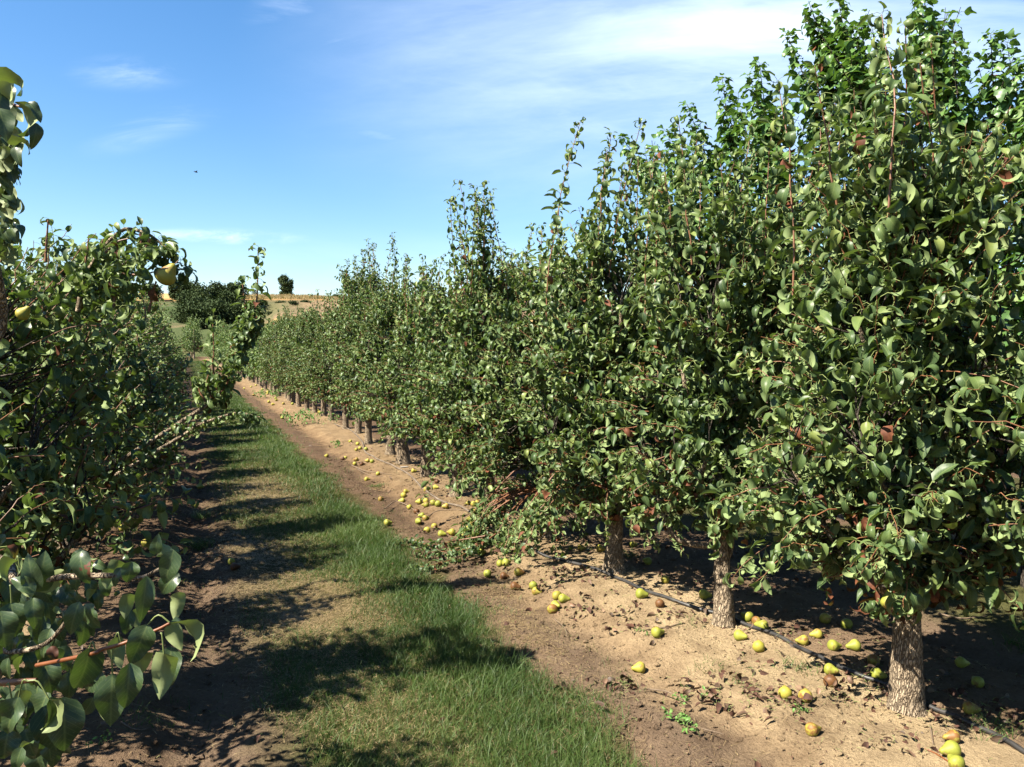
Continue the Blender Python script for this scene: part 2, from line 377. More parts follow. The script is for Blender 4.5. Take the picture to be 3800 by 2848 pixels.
def grass_mat():
    m, nt, L = mat_new('grass_blades'); at = _n(nt, 'ShaderNodeAttribute', attribute_name='var'); sp = _n(nt, 'ShaderNodeSeparateColor')
    L(at.outputs['Color'], sp.inputs[0]); hue, dr, v = sp.outputs
    g = ramp(nt, hue, [(0, (.045, .090, .020)), (.5, (.085, .150, .032)), (1, (.155, .21, .06))], L)
    d = ramp(nt, hue, [(0, (.26, .17, .085)), (1, (.55, .41, .22))], L)
    c = mix(nt, L, dr, g, d)
    b = _n(nt, 'ShaderNodeBsdfPrincipled'); c = alb(nt, L, c); L(c, b.inputs['Base Color']); b.inputs['Roughness'].default_value = .55
    b.inputs['Specular IOR Level'].default_value = .3
    tr = _n(nt, 'ShaderNodeBsdfTranslucent'); L(mix(nt, L, 1.0, c, (1.3, 1.5, .7), 'MULTIPLY'), tr.inputs[0])
    ms = _n(nt, 'ShaderNodeMixShader'); ms.inputs[0].default_value = .3; L(b.outputs[0], ms.inputs[1]); L(tr.outputs[0], ms.inputs[2])
    o = _n(nt, 'ShaderNodeOutputMaterial'); L(ms.outputs[0], o.inputs[0]); return m
M_grass = grass_mat()

# ------------------------------------------------------------------ ground
def axis_pts(segs):
    o = []
    for a, b, s in segs: o += list(np.arange(a, b, s))
    return o
gx = np.array([-600, -300, -150, -80, -45, -28] + axis_pts([(-20, -4, 1.0), (-4, -1.6, .12), (-1.6, 5.2, .035), (5.2, 9, .15), (9, 30, 1.2)]) + [30, 45, 80, 150, 300, 600.])
gy = np.array([-600, -200, -60, -20, -8, -3] + axis_pts([(-1, 1.5, .25), (1.5, 10, .035), (10, 16, .06), (16, 30, .16), (30, 60, .8), (60, 130, 5)]) + [130, 180, 300, 600, 1500.])
GX, GY = np.meshgrid(gx, gy)
GZ = ground_h(GX, GY)
far_ = np.hypot(GX, GY) > 45; GZ[far_] = 0
nx, ny = len(gx), len(gy)
ii = (np.arange(ny-1)[:, None]*nx+np.arange(nx-1)[None]).ravel()
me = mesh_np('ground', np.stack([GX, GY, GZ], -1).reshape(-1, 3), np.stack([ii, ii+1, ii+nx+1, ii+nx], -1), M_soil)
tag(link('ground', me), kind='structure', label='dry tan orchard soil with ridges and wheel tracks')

# ------------------------------------------------------------------ leaves
def leaf_template(rows, cols, L=1.0, Wd=.56, curl=1.2, fold=.35, twist=0.0, pet=.5, bend0=.35, lobed=False, wave=0.0, petk=3, seed=0):
    """local: y outward, z up. petiole from origin then blade. returns V, F4, var(u,alpha)"""
    n1 = 4
    # centre line angles
    P = [np.array([0., 0., 0.])]; A = []
    a0 = bend0; V = []; F = []; U = []
    p = np.array([0., 0.]); ang = a0
    pts = [p.copy()]; angs = [ang]
    for i in range(n1):
        ang -= (.9+.35*curl)/n1*.8; p = p+pet/n1*np.array([math.cos(ang), math.sin(ang)]); pts.append(p.copy()); angs.append(ang)
    # petiole tube (flat ribbons crossing)
    w = .018
    base = 0
    if petk:
        idx = [0, 2, 4] if petk == 3 else [0, 4]
        for i in idx:
            for th in range(3):
                t = th*2.094; V.append([w*math.cos(t), pts[i][0]-w*math.sin(t)*math.sin(angs[i]), pts[i][1]+w*math.sin(t)*math.cos(angs[i])]); U.append([.5, 0])
        for s in range(len(idx)-1):
            for th in range(3):
                a = s*3+th; b = s*3+(th+1) % 3; F.append([a, b, b+3, a+3])
        base = len(V)
    for r in range(rows):
        s = r/(rows-1)
        if lobed:
            prof = np.interp(s, [0, .08, .25, .42, .5, .58, .75, .9, 1], [.25, .75, .95, 1.05, .62, .60, .42, .2, .0])
        else:
            prof = (math.sin(math.pi*min(1, s**.72*.97+.03))**.8)*(1-.15*s) if 0 < s < 1 else (.10 if s == 0 else 0.0)
        hw = Wd/2*prof
        if r > 0:
            ang -= curl/(rows-1); p = p+L/(rows-1)*np.array([math.cos(ang), math.sin(ang)])
        tw = twist*s
        for c in range(cols):
            u = 2*c/(cols-1)-1
            fo = fold*(1-.3*s)
            x = hw*u*math.cos(fo*abs(u)); zz = hw*abs(u)*math.sin(fo)*1.0 + wave*math.sin(9*s+seed+(3 if u > 0 else 0))*abs(u)*hw
            x, zz = x*math.cos(tw)-zz*math.sin(tw), x*math.sin(tw)+zz*math.cos(tw)
            V.append([x, p[0]-zz*math.sin(ang), p[1]+zz*math.cos(ang)]); U.append([abs(u)*max(prof, .2), 1+s])
    for r in range(rows-1):
        for c in range(cols-1):
            a = base+r*cols+c; F.append([a, a+1, a+cols+1, a+cols])
    return np.array(V, float), np.array(F, int), np.array(U, float)
def tmpl_set(kind):
    rs = random.Random(11); out = []
    if kind == 'hi': rows, cols, pk, n = 8, 5, 3, 9
    elif kind == 'mid': rows, cols, pk, n = 6, 3, 3, 8
    elif kind == 'low': rows, cols, pk, n = 4, 3, 0, 5
    elif kind == 'mul': rows, cols, pk, n = 9, 5, 3, 6
    for i in range(n):
        if kind == 'mul':
            out.append(leaf_template(rows, cols, 1, .85, rs.uniform(.3, 1.3), rs.uniform(.1, .5), rs.uniform(-.4, .4), .45, rs.uniform(.2, .6), True, rs.uniform(.1, .3), pk, i))
        else:
            out.append(leaf_template(rows, cols, 1, rs.uniform(.46, .60), rs.choice([.6, 1.0, 1.6, 2.2, 2.8]), rs.uniform(.15, .75), rs.uniform(-.6, .6),
                                     rs.uniform(.35, .6), rs.uniform(.2, .9), False, rs.uniform(0, .25), pk, i))
    return out
TM = {k: tmpl_set(k) for k in ('hi', 'mid', 'low', 'mul')}
def unit(v): return v/(np.linalg.norm(v, axis=-1, keepdims=True)+1e-9)
class Leaves:
    def __init__(s, seed=0): s.P = []; s.Y = []; s.Z = []; s.S = []; s.H = []; s.D = []; s.rs = np.random.RandomState(seed)
    def add(s, P, Y, Z, S, H, D):
        P = np.atleast_2d(P); n = len(P)
        s.P.append(P); s.Y.append(np.broadcast_to(Y, (n, 3))); s.Z.append(np.broadcast_to(Z, (n, 3)))
        s.S.append(np.ones(n)*S); s.H.append(np.ones(n)*H); s.D.append(np.ones(n)*D)
    def shoot(s, C, spacing, size, f0=0.15, out=.9, dry=.02, hue=.5, jit=.35):
        """leaves spiralling round a polyline C"""
        C = np.asarray(C); seg = np.linalg.norm(np.diff(C, axis=0), axis=1); cum = np.concatenate([[0], np.cumsum(seg)]); Lt = cum[-1]
        n = max(2, int(Lt*(1-f0)/spacing)); t = f0*Lt+(1-f0)*Lt*(np.arange(n)+s.rs.rand(n)*.5)/n
        P = np.stack([np.interp(t, cum, C[:, k]) for k in range(3)], 1)
        T = unit(np.stack([np.interp(np.minimum(t+.02, Lt), cum, C[:, k]) for k in range(3)], 1)-np.stack([np.interp(np.maximum(t-.02, 0), cum, C[:, k]) for k in range(3)], 1))
        ph = np.arange(n)*2.4+s.rs.rand()*6
        a = unit(np.cross(T, np.array([.3, .2, .9]))); b = np.cross(T, a)
        rad = a*np.cos(ph)[:, None]+b*np.sin(ph)[:, None]
        Y = unit(rad*out+T*.35+s.rs.randn(n, 3)*jit*.6+[0, 0, -.2])
        Z = np.array([0, 0, 1.])+s.rs.randn(n, 3)*jit
        k = (t/Lt)
        S = size*(1.05-.35*k**3)*s.rs.uniform(.52, 1.25, n)
        s.add(P, Y, Z, S, np.clip(hue+s.rs.randn(n)*.26+.15*k**4, 0, 1), np.where(s.rs.rand(n) < dry, 1., s.rs.rand(n)*.12))
    def cluster(s, p, n, size, outv, dry=.03, hue=.45):
        ph = np.arange(n)*2.4+s.rs.rand()*6
        o = unit(outv); a = unit(np.cross(o, [.1, .2, 1])); b = np.cross(o, a)
        Y = unit(a*np.cos(ph)[:, None]+b*np.sin(ph)[:, None]*.8+o*s.rs.uniform(.2, .9, n)[:, None]+s.rs.randn(n, 3)*.2)
        Z = np.array([0, 0, 1.])+s.rs.randn(n, 3)*.4
        s.add(p+s.rs.randn(n, 3)*.006, Y, Z, size*s.rs.uniform(.7, 1.15, n), np.clip(hue+s.rs.randn(n)*.22, 0, 1),
              np.where(s.rs.rand(n) < dry, 1., s.rs.rand(n)*.14))
    def build(s, kind):
        P = np.concatenate(s.P); Y = unit(np.concatenate(s.Y)); Z = np.concatenate(s.Z); S = np.concatenate(s.S)
        H = np.concatenate(s.H); D = np.concatenate(s.D); n = len(P)
        Z = unit(Z-Y*(Z*Y).sum(1)[:, None]); X = np.cross(Y, Z)
        ti = s.rs.randint(len(TM[kind]), size=n); Vs = []; Fs = []; As = []; off = 0
        for k, (V, F, U) in enumerate(TM[kind]):
            q = np.where(ti == k)[0]
            if not len(q): continue
            mirror = np.where(s.rs.rand(len(q)) < .5, -1., 1.)[:, None, None] * 0 + 1
            W_ = P[q][:, None]+S[q][:, None, None]*(V[None, :, 0:1]*mirror*X[q][:, None]+V[None, :, 1:2]*Y[q][:, None]+V[None, :, 2:3]*Z[q][:, None])
            Vs.append(W_.reshape(-1, 3)); Fs.append((F[None]+(np.arange(len(q))*len(V))[:, None, None]+off).reshape(-1, 4))
            A = np.empty((len(q), len(V), 4)); A[..., 0] = H[q][:, None]; A[..., 1] = D[q][:, None]; A[..., 2] = U[None, :, 0]; A[..., 3] = U[None, :, 1]
            As.append(A.reshape(-1, 4)); off += len(q)*len(V)
        return np.concatenate(Vs), np.concatenate(Fs), np.concatenate(As)
    def mesh(s, name, kind, mat):
        V, F, A = s.build(kind); return mesh_np(name, V, F, mat, A)

# ------------------------------------------------------------------ pear tree
def pear_tree(seed, H=2.6, Hs=3.1, R=.62, Ry=.62, zb=.42, tr=0.0600, lod='mid', dens=1.0, nup=6, lean=(0, 0), size=.080, sxn=1.0,
              low=0, mat=None, hue=.45, extra=None, name='pear_tree', trough=.13, topk=.55, cl=.455):
    """grow one tree at the origin; returns dict of meshes.  extra(tubes, leaves): further limbs"""
    rs = np.random.RandomState(seed); mat = mat or M_leaf
    wood = Tubes(); tw = Tubes(); bt = Tubes(); lv = Leaves(seed)
    near = lod == 'hi'
    ls = size*(1.0 if lod != 'low' else 1.75); sp = {'hi': .020, 'mid': .023, 'low': .055}[lod]/dens**.4
    # trunk
    top = np.array([lean[0]*1.6+rs.uniform(-.08, .08), lean[1]*1.6+rs.uniform(-.08, .08), H*.78])
    K = np.array([[0, 0, -.1], [lean[0]*.1, lean[1]*.1, .15], [lean[0]*.6, lean[1]*.6, .6], [lean[0]+rs.uniform(-.05, .05), lean[1]+rs.uniform(-.05, .05), 1.15], top])
    nseg = {'hi': 90, 'mid': 26, 'low': 8}[lod]; kk = {'hi': 40, 'mid': 14, 'low': 6}[lod]
    C = curve(K, nseg); hz = C[:, 2]
    rad = tr*(1.0+.30*np.exp(-np.maximum(hz, 0)/.05))*(1-.62*np.clip(hz/H, 0, 1))*(1+.10*np.sin(hz*7+seed))
    wood.add(C, rad, kk, seed, trough)
    segs = [C[hz > .35]]
    def prof(h):
        t = (h-zb)/(H-zb)
        return np.interp(t, [0, .12, .35, .7, 1.0], [.66, .98, 1.0, .66, topk*.42])
    nl = {'hi': 13, 'mid': 10, 'low': 4}[lod]
    for i in range(nl):
        h0 = .35+.11*i*(1.3 if lod == 'low' else 1)*(H/2.6) if i < 12 else H*.6
        h0 = min(h0, H*.7); b = C[np.argmin(abs(hz-h0))]
        ph = i*2.4+rs.rand()*.8; h1 = min(h0+rs.uniform(.25, .7), H*.93); r = prof(h1)*rs.uniform(.5, .8)
        e = np.array([math.cos(ph)*R*r+top[0]*.5, math.sin(ph)*Ry*r+top[1]*.5, h1])
        m1 = b+(e-b)*.45+np.array([0, 0, -.04])+rs.randn(3)*.04
        CC = curve([b, m1, e], 12 if near else 7); wood.add(CC, np.linspace(tr*rs.uniform(.34, .5), .009, len(CC)), 10 if near else 5, seed+i, .12)
        segs.append(CC[3:])
    S = np.concatenate(segs)
    def shoot(p0, d, ln, r0=.0036, grav=0.0, dry=.02, f0=.1, spk=1.0, hue_=None):
        n = 7 if lod != 'low' else 4; t = np.linspace(0, 1, n)[:, None]
        side = rs.randn(3)*.08*ln
        CC = p0+d*ln*t+side*t*t+np.array([0, 0, grav])*ln*t*t
        CC[1:-1] += rs.randn(n-2, 3)*.006
        if lod != 'low': tw.add(CC, np.linspace(r0, r0*.4, n), 4, hue=rs.rand())
        lv.shoot(CC, sp*spk, ls, f0, dry=dry, hue=hue if hue_ is None else hue_)
        return CC
    n_sh = int({'hi': 560, 'mid': 480, 'low': 210}[lod]*dens*(H-zb)/2.2)
    for i in range(n_sh):
        h = zb+(H-zb)*(rs.rand()**.9)*.93
        ph = rs.rand()*2*np.pi; u = rs.uniform(.45, 1.0)
        r = prof(h)*u
        p = np.array([math.cos(ph)*R*r*sxn, math.sin(ph)*Ry*r, h])+np.array([lean[0], lean[1], 0])*.6
        if vnoise(ph*1.35+seed*7.7, h*3.1+seed*3.3)*.65+vnoise(ph*3.1+seed, h*6.7)*.35 < cl: continue
        b = S[np.argmin(((S-p+[0, 0, .12])**2).sum(1))]
        outv = np.array([math.cos(ph), math.sin(ph), 0])
        # branchlet from wood to p
        mid = (b+p)/2+rs.randn(3)*.03
        br = curve([b, mid, p], 5)
        if lod != 'low': bt.add(br, np.linspace(.0055, .0033, 5), 4)
        t = (h-zb)/(H-zb)
        upk = .2+1.1*t+rs.uniform(-.25, .35); d = unit(outv*rs.uniform(.5, 1.0)+np.array([0, 0, upk])+rs.randn(3)*.25)
        ln = rs.uniform(.16, .34)*(1+.5*t)
        shoot(p-d*.05, d, ln, grav=-.5*(1-t), dry=.008+.07*(1-t)**3*(1-u*.5))
    # spur clusters on the wood and inner crown
    n_cl = int({'hi': 470, 'mid': 360, 'low': 120}[lod]*dens)
    q = rs.randint(len(S), size=n_cl)
    for k in q:
        p0 = S[k]; ph = rs.rand()*6.283; o = np.array([math.cos(ph), math.sin(ph), rs.uniform(-.3, .9)])
        dd = rs.uniform(.03, .2); p = p0+o*dd
        if p[2] < zb*.8: continue
        lv.cluster(p, rs.randint(5, 9) if lod != 'low' else 4, ls*.97, o, dry=.02+.11*(p[2] < .95), hue=hue-.08)
    # tall upright water shoots
    for i in range(nup):
        ph = rs.rand()*6.283; r = rs.uniform(.1, .62)*topk*1.5
        p = np.array([math.cos(ph)*R*r+top[0], math.sin(ph)*Ry*r+top[1], H*rs.uniform(.72, .92)])
        hs = Hs-(Hs-H)*rs.rand()**1.2*.75 if i > 1 else Hs-(.0 if i == 0 else .12)
        d = unit(np.array([rs.uniform(-.12, .12), rs.uniform(-.12, .12), 1])); ln = (hs-p[2])
        CC = shoot(p, d, ln, .0062, dry=.015, f0=.0, spk=.80, hue_=hue+.12)
        lv.cluster(CC[-1], 5, ls*.7, np.array([0, 0, 1.]), hue=.6)
    # low hanging shoots
    for i in range(low):
        ph = rs.uniform(math.pi*.55, math.pi*1.6); p = np.array([math.cos(ph)*R*.75, math.sin(ph)*Ry*.75, zb+rs.uniform(0, .15)])
        b = S[np.argmin(((S-p)**2).sum(1))]; tw.add(curve([b, (b+p)/2+[0, 0, .05], p], 5), .007, 4)
        shoot(p, unit(np.array([math.cos(ph), math.sin(ph), -.7])), rs.uniform(.2, .4), grav=-.5, dry=.08)
    if extra: extra(wood, tw, lv, rs)
    d = dict(trunk=wood.mesh('trunk', M_bark), foliage=lv.mesh('foliage', {'hi': 'hi', 'mid': 'mid', 'low': 'low'}[lod], mat))
    if tw.n: d['twigs'] = tw.mesh('twigs', M_twig)
    if bt.n: d['branches'] = bt.mesh('branches', M_barkd)
    return d
def place_tree(meshes, loc, rz, label, group, name='pear_tree', cat='pear tree', sc=(1, 1, 1)):
    e = empty(name, loc, rz); e.scale = sc; tag(e, label, cat, group)
    for k, m in meshes.items():
        c = link(k, m, e)
        if k in ('twigs', 'branches'): c['kind'] = 'stuff'
    return e
def copy_tree(src, loc, rz, label, sc=(1, 1, 1)):
    r = src.copy(); COL.objects.link(r); r.location = loc; r.rotation_euler = (0, 0, rz); r.scale = sc; r['label'] = label
    for ch in src.children:
        c = ch.copy(); COL.objects.link(c); c.parent = r
    return r
GR, GL = 'pear trees of the right hand row', 'pear trees of the left hand row'
# trunk foot pixels of the right row, front side
feet = [(3363, 2653), (2686, 2330), (2278, 2129), (2030, 1997), (1811, 1895), (1691, 1838), (1582, 1765), (1498, 1720), (1449, 1687),
        (1368, 1645), (1329, 1609), (1283, 1590), (1229, 1560), (1202, 1543), (1168, 1533), (1140, 1524), (1117, 1511), (1085, 1495), (1071, 1486)]
rp = [gp(*f) for f in feet]
for i, p in enumerate(rp[:4]): p[:2] += unit(p[:2])*.07
def dead_low(wood, tw, lv, rs):
    for k in range(85):
        ph = rs.rand()*6.283; r_ = rs.uniform(.08, .5); h = rs.uniform(.48, 1.25)
        lv.cluster(np.array([math.cos(ph)*r_, math.sin(ph)*r_, h]), rs.randint(3, 6), .075, np.array([math.cos(ph), math.sin(ph), -.5]), dry=.8)
par = [  # H, Hs, R, zb, tr, lean, nup, extra kw
    dict(seed=101, H=2.38, Hs=3.0, R=.66, Ry=.58, zb=.64, tr=0.0640, lod='hi', dens=1.0, nup=15, lean=(0, .02), topk=1.0, size=.088, extra=dead_low),
    dict(seed=102, H=2.35, Hs=2.95, R=.58, Ry=.54, zb=.72, tr=0.0528, lod='hi', dens=1.0, nup=14, lean=(-.03, .05), topk=1.0, size=.085),
    dict(seed=103, H=2.38, Hs=3.0, R=.68, Ry=.56, zb=.52, tr=0.0680, lod='hi', dens=1.15, nup=11, low=16, cl=.48, lean=(0, 0), topk=.9),
    dict(seed=104, H=2.25, Hs=2.6, R=.62, Ry=.54, zb=.22, tr=0.0600, lod='mid', dens=1.3, nup=6, low=28),
    dict(seed=105, H=2.35, Hs=3.15, R=.58, Ry=.52, zb=.50, tr=0.0640, lod='mid', dens=1.15, nup=14, lean=(.02, 0), low=5),
    dict(seed=106, H=2.2, Hs=2.5, R=.60, Ry=.52, zb=.54, tr=0.0680, lod='mid', dens=1.0, nup=8),
    dict(seed=107, H=2.3, Hs=2.7, R=.56, Ry=.5, zb=.56, tr=0.0640, lod='mid', dens=1.0, nup=9),
    dict(seed=108, H=2.30, Hs=2.60, R=.58, Ry=.52, zb=.60, tr=0.0800, lod='mid', dens=1.0, nup=7, lean=(-.06, .12)),
    dict(seed=109, H=2.40, Hs=3.15, R=.52, Ry=.5, zb=.56, tr=0.0640, lod='mid', dens=.9, nup=4),
    dict(seed=110, H=2.35, Hs=2.60, R=.55, Ry=.55, zb=.52, tr=0.0640, lod='mid', dens=.9, nup=4),
    dict(seed=111, H=2.85, Hs=3.45, R=.50, Ry=.5, zb=.50, tr=0.0680, lod='mid', dens=1.0, nup=13, lean=(.08, -.05), topk=1.0)]
labs = ['pear tree nearest the camera on the right, thick pale blocky barked trunk',
        'pear tree with straight pale trunk left of the nearest right trunk, hose at its foot',
        'pear tree with dark shaded trunk, third from the camera in the right row, low branches',
        'pear tree whose leaves hang to the soil behind the fallen leafy branch',
        'pear tree with three tall leafy shoots above the dip in the right row',
        'pear tree with cut side stub on its trunk beyond the scattered pears',
        'pear tree with trunk flared at the foot, sixth or seventh in right row',
        'pear tree with thick leaning trunk beside the bend of the pale hose',
        'pear tree with one lone thin shoot rising high above its crown',
        'pear tree with short upright trunk beside three pears lying together',
        'pear tree with a dense dark leafy spire taller than its far neighbours']
FLO = []
for i, (p, q, lb) in enumerate(zip(rp, par, labs)):
    q = dict(q)
    if i > 3: q['mat'] = M_leafb
    FLO.append(place_tree(pear_tree(**q), (p[0], p[1], float(ground_h(p[0], p[1]))-.01), 0, lb, GR))
# T0: right of the frame, its crown reaches in at the right edge
copy_tree(FLO[1], (rp[0][0]+.02, rp[0][1]-1.13, .04), 2.2, 'pear tree standing at the right edge of the view, only crown edge seen', (.95, .95, .97))
copy_tree(FLO[1], (rp[0][0]+.02, rp[0][1]-2.3, .04), 4.0, 'pear tree beside the camera on the right, outside the view')
midv = [place_tree(pear_tree(seed=200+k, H=[2.3, 2.15, 2.35, 2.2][k], Hs=[2.65, 2.4, 2.85, 2.5][k], R=.56, Ry=.52, zb=[.50, .54, .46, .50][k], tr=0.0600, lod='mid',
        dens=.9, nup=[6, 4, 8, 6][k], mat=M_leafb), (rp[11+k][0], rp[11+k][1], .03), 0,
        ['pear tree with stout trunk leaning right in the middle of the right row', 'pear tree with thin trunk just beyond the leaning one in right row',
         'pear tree behind the leafy green weed clump, with a taller top shoot', 'pear tree just past the weed clump at the grass edge, even crown'][k], GR) for k in range(4)]
lowv = [pear_tree(seed=300+k, H=[2.1, 2.0, 2.2, 2.1][k], Hs=[2.35, 2.2, 2.6, 2.3][k], R=.60, Ry=.54, zb=.48, tr=0.0560, lod='low', dens=1.0, nup=[3, 2, 4, 2][k], mat=M_leafb) for k in range(4)]
rr = random.Random(3)
y = rp[14][1]; x0 = float(np.mean([p[0] for p in rp[4:15]])); k = 0
FARL = 'slender pear tree far down the right row, one of a long even line'
LOWT = []
while y < 98:
    y += 1.13
    sc = rr.uniform(.92, 1.08); loc = (x0+rr.uniform(-.06, .06), y+rr.uniform(-.08, .08), 0.02); rz = rr.uniform(0, 6.28)
    if y < 26:
        copy_tree(midv[k % 4], loc, rz, FARL if y > 22 else 'pear tree in the middle distance of the right row, trunk like a short post', (sc, sc, sc))
    elif len(LOWT) < 4: LOWT.append(place_tree(lowv[len(LOWT)], loc, rz, FARL, GR, sc=(sc, sc, sc)))
    else: copy_tree(LOWT[k % 4], loc, rz, FARL, (sc, sc, sc*rr.uniform(.93, 1.1)))
    k += 1

# ------------------------------------------------------------------ left row
LX = -0.92
def S5(P, z):  # crop helper: left crop (0,750) scale .4523
    return [pt(a*.4523, 750+b*.4523, z if not isinstance(z, (list, tuple)) else z[i]) for i, (a, b) in enumerate(P)]
def ext_arch(org):
    def f(wood, tw, lv, rs):
        def path(P, z, r0, r1, n=14, m='w'):
            C = curve(np.array(S5(P, z))-org, n); (wood if m == 'w' else tw).add(C, np.linspace(r0, r1, n), 6, 1, 0); return C
        # arching branch that carries the yellow pear
        C = path([(640, 900), (690, 640), (800, 450), (900, 320), (1020, 225), (1150, 240), (1240, 280), (1330, 350), (1400, 420), (1425, 480)], 3.35, .011, .004, 30)
        lv.shoot(C, .008, .066, .22, dry=.01, hue=.55, jit=.55)
        for a, b, n in ((5, 16, 6), (8, 18, 7), (12, 20, 8), (15, 24, 6), (18, 26, 6), (20, 28, 6), (23, 30, 8), (27, 30, 9)):
            for k in range(2):
                q = C[min(b, 29)]+rs.randn(3)*.03; lv.cluster(q+np.array([0, 0, -.015]), n, .060, np.array([0, 0, -.4])+rs.randn(3)*.4, hue=.55)
        for P in ([(800, 450), (820, 380), (850, 300)], [(1000, 520), (1060, 480), (1110, 440)], [(1000, 590), (1150, 600), (1260, 575)],
                  [(1150, 260), (1160, 330), (1130, 420), (1110, 500)], [(1230, 300), (1180, 420), (1160, 520)], [(700, 500), (720, 380), (730, 270)],
                  [(860, 420), (960, 330), (1060, 300)], [(1220, 900), (1250, 770), (1280, 650)], [(930, 900), (945, 760), (950, 660)]):
            CC = path(P, 3.3, .006, .003, 8, 't'); lv.shoot(CC, .018, .06, .1, hue=.6, jit=.5)
        # fill between crown and arch
        for k in range(70):
            a = rs.uniform(560, 1180); b = rs.uniform(330+abs(a-900)*.25, 900); q = np.array(S5([(a, b)], 3.35+rs.uniform(-.2, .35))[0])-org
            lv.cluster(q, 7, .060, rs.randn(3)+[0, 0, .3], hue=.5)
        # bare upright twig with a few leaves at its tip
        CC = path([(375, 490), (378, 380), (385, 280), (395, 150)], 3.5, .006, .003, 8, 't')
        lv.cluster(CC[-1], 3, .045, np.array([0, 0, 1.]), dry=.5, hue=.6); lv.cluster(CC[4], 3, .045, np.array([-.5, 0, .3]), hue=.6)
    return f
def ext_aisle(org):
    def f(wood, tw, lv, rs):
        def path(P, z, r0, r1, n=12, m='t'):
            C = curve(np.array(S5(P, z))-org, n); (wood if m == 'w' else tw).add(C, np.linspace(r0, r1, n), 6, 1, .05); return C
        z = 4.75
        base = np.array([0, 0, .62])
        # limb reaching over the aisle, then the shoots it carries
        J = np.array(S5([(1720, 1655)], z)[0])-org
        C = curve([base, base+(J-base)*.5+[0, 0, -.02], J, np.array(S5([(1790, 1630)], z)[0])-org], 16); wood.add(C, np.linspace(.018, .008, 16), 8, 3, 0)
        lv.shoot(C, .012, .07, .2, hue=.45)
        for P, s0 in (([(1720, 1655), (1780, 1580), (1760, 1450), (1745, 1300), (1755, 1250), (1750, 1100), (1745, 960)], .017),
                      ([(1770, 1600), (1850, 1520), (1900, 1380), (1940, 1200), (2000, 1050), (2040, 940), (2010, 850), (1985, 620)], .015),
                      ([(2000, 1080), (2060, 980), (2090, 900), (2110, 760), (2115, 560), (2118, 380)], .014),
                      ([(1900, 1380), (1930, 1250), (1950, 1130), (2010, 1010)], .013),
                      ([(1940, 1200), (2040, 1090), (2100, 1000), (2130, 900)], .015),
                      ([(1700, 1655), (1640, 1560), (1630, 1450)], .02),
                      ([(1745, 1640), (1700, 1480), (1730, 1370)], .02),
                      ([(1740, 1640), (1840, 1560), (1870, 1470)], .018)):
            CC = path(P, z, .007, .003, 18)
            lv.shoot(CC, s0*.8, .068, .08, hue=.55, jit=.4); lv.cluster(CC[-1], 5, .06, np.array([0, 0, 1.]), hue=.6)
        for k in range(80):
            t = rs.rand(); a = 1900+t*190+rs.uniform(-45, 45); b = 1380-t*480+rs.uniform(-60, 60)
            lv.cluster(np.array(S5([(a, b)], z+rs.uniform(-.1, .1))[0])-org, 5, .056, rs.randn(3)+[0, 0, .2], hue=.5)
        for k in range(26):
            a = rs.uniform(1600, 1870); b = rs.uniform(1400, 1640)
            lv.cluster(np.array(S5([(a, b)], z+rs.uniform(-.1, .1))[0])-org, 5, .056, rs.randn(3), hue=.5)
        # bare dark limb over the grass with a tuft of leaves at its end
        q = [(640, 1640), (733, 1581), (830, 1545), (890, 1533), (965, 1549)]
        C = curve([np.array([0, 0, .55])]+[pt(a, b, 5.0)-org for a, b in q], 20); wood.add(C, np.linspace(.014, .004, 20), 6, 4, 0)
        lv.shoot(C, .008, .06, .72, hue=.4); lv.shoot(C, .022, .06, .1, hue=.4)
        for k in range(9):
            lv.cluster(pt(rs.uniform(860, 960), rs.uniform(1530, 1560), 5.0)-org, 5, .05, rs.randn(3), hue=.4)
    return f
EXTR = {3.85: ext_arch, 4.97: ext_aisle}
lpar = [  # Y, kwargs, label
    (2.72, dict(seed=401, H=1.85, Hs=2.05, R=.55, Ry=.6, zb=.5, tr=0.0600, lod='hi', dens=.55, nup=3), 'shaded pear tree at the left edge with large dark leaves close up'),
    (3.85, dict(seed=402, H=2.02, Hs=2.12, R=.80, Ry=.62, zb=.42, tr=0.0680, lod='hi', dens=.7, nup=2, low=0), 'pear tree with arching branch that holds up one yellow pear'),
    (4.97, dict(seed=403, H=1.6, Hs=1.8, R=.80, Ry=.62, zb=.42, tr=0.0640, lod='hi', dens=.6, nup=2, low=0), 'pear tree whose limb and leafy shoots reach out over the grass'),
    (6.10, dict(seed=404, H=2.2, Hs=2.35, R=.84, Ry=.60, zb=.40, tr=0.0640, lod='mid', dens=.75, nup=3), 'pear tree of the left row behind the shoots over the grass'),
    (7.20, dict(seed=405, H=2.3, Hs=2.45, R=.84, Ry=.60, zb=.42, tr=0.0800, lod='mid', dens=.85, nup=3, lean=(.15, .0)), 'pear tree with thick leaning pale trunk seen under the left leaves')]
LT = []
for Y, q, lb in lpar:
    org = np.array([LX, Y, .04])
    ex = EXTR[Y](org) if Y in EXTR else None
    LT.append(place_tree(pear_tree(extra=ex, hue=.5, **q), tuple(org), 0, lb, GL))
lmv = [place_tree(pear_tree(seed=420+k, H=[2.35, 2.3, 2.4][k], Hs=[2.5, 2.5, 2.6][k], R=.84, Ry=.60, zb=.38, tr=0.0640, lod='mid', dens=1.0, nup=3, mat=M_leafb, hue=.55),
       (LX, 8.32+1.12*k, .03), 0, sc=(1.1, 1, [.85, .72, .78][k]), label=['pear tree of the left row where bare soil meets the grass edge', 'pear tree of the left row just before the crown of leaves narrows',
       'pear tree in the middle of the left row, pale upper leaves'][k], group=GL) for k in range(3)]
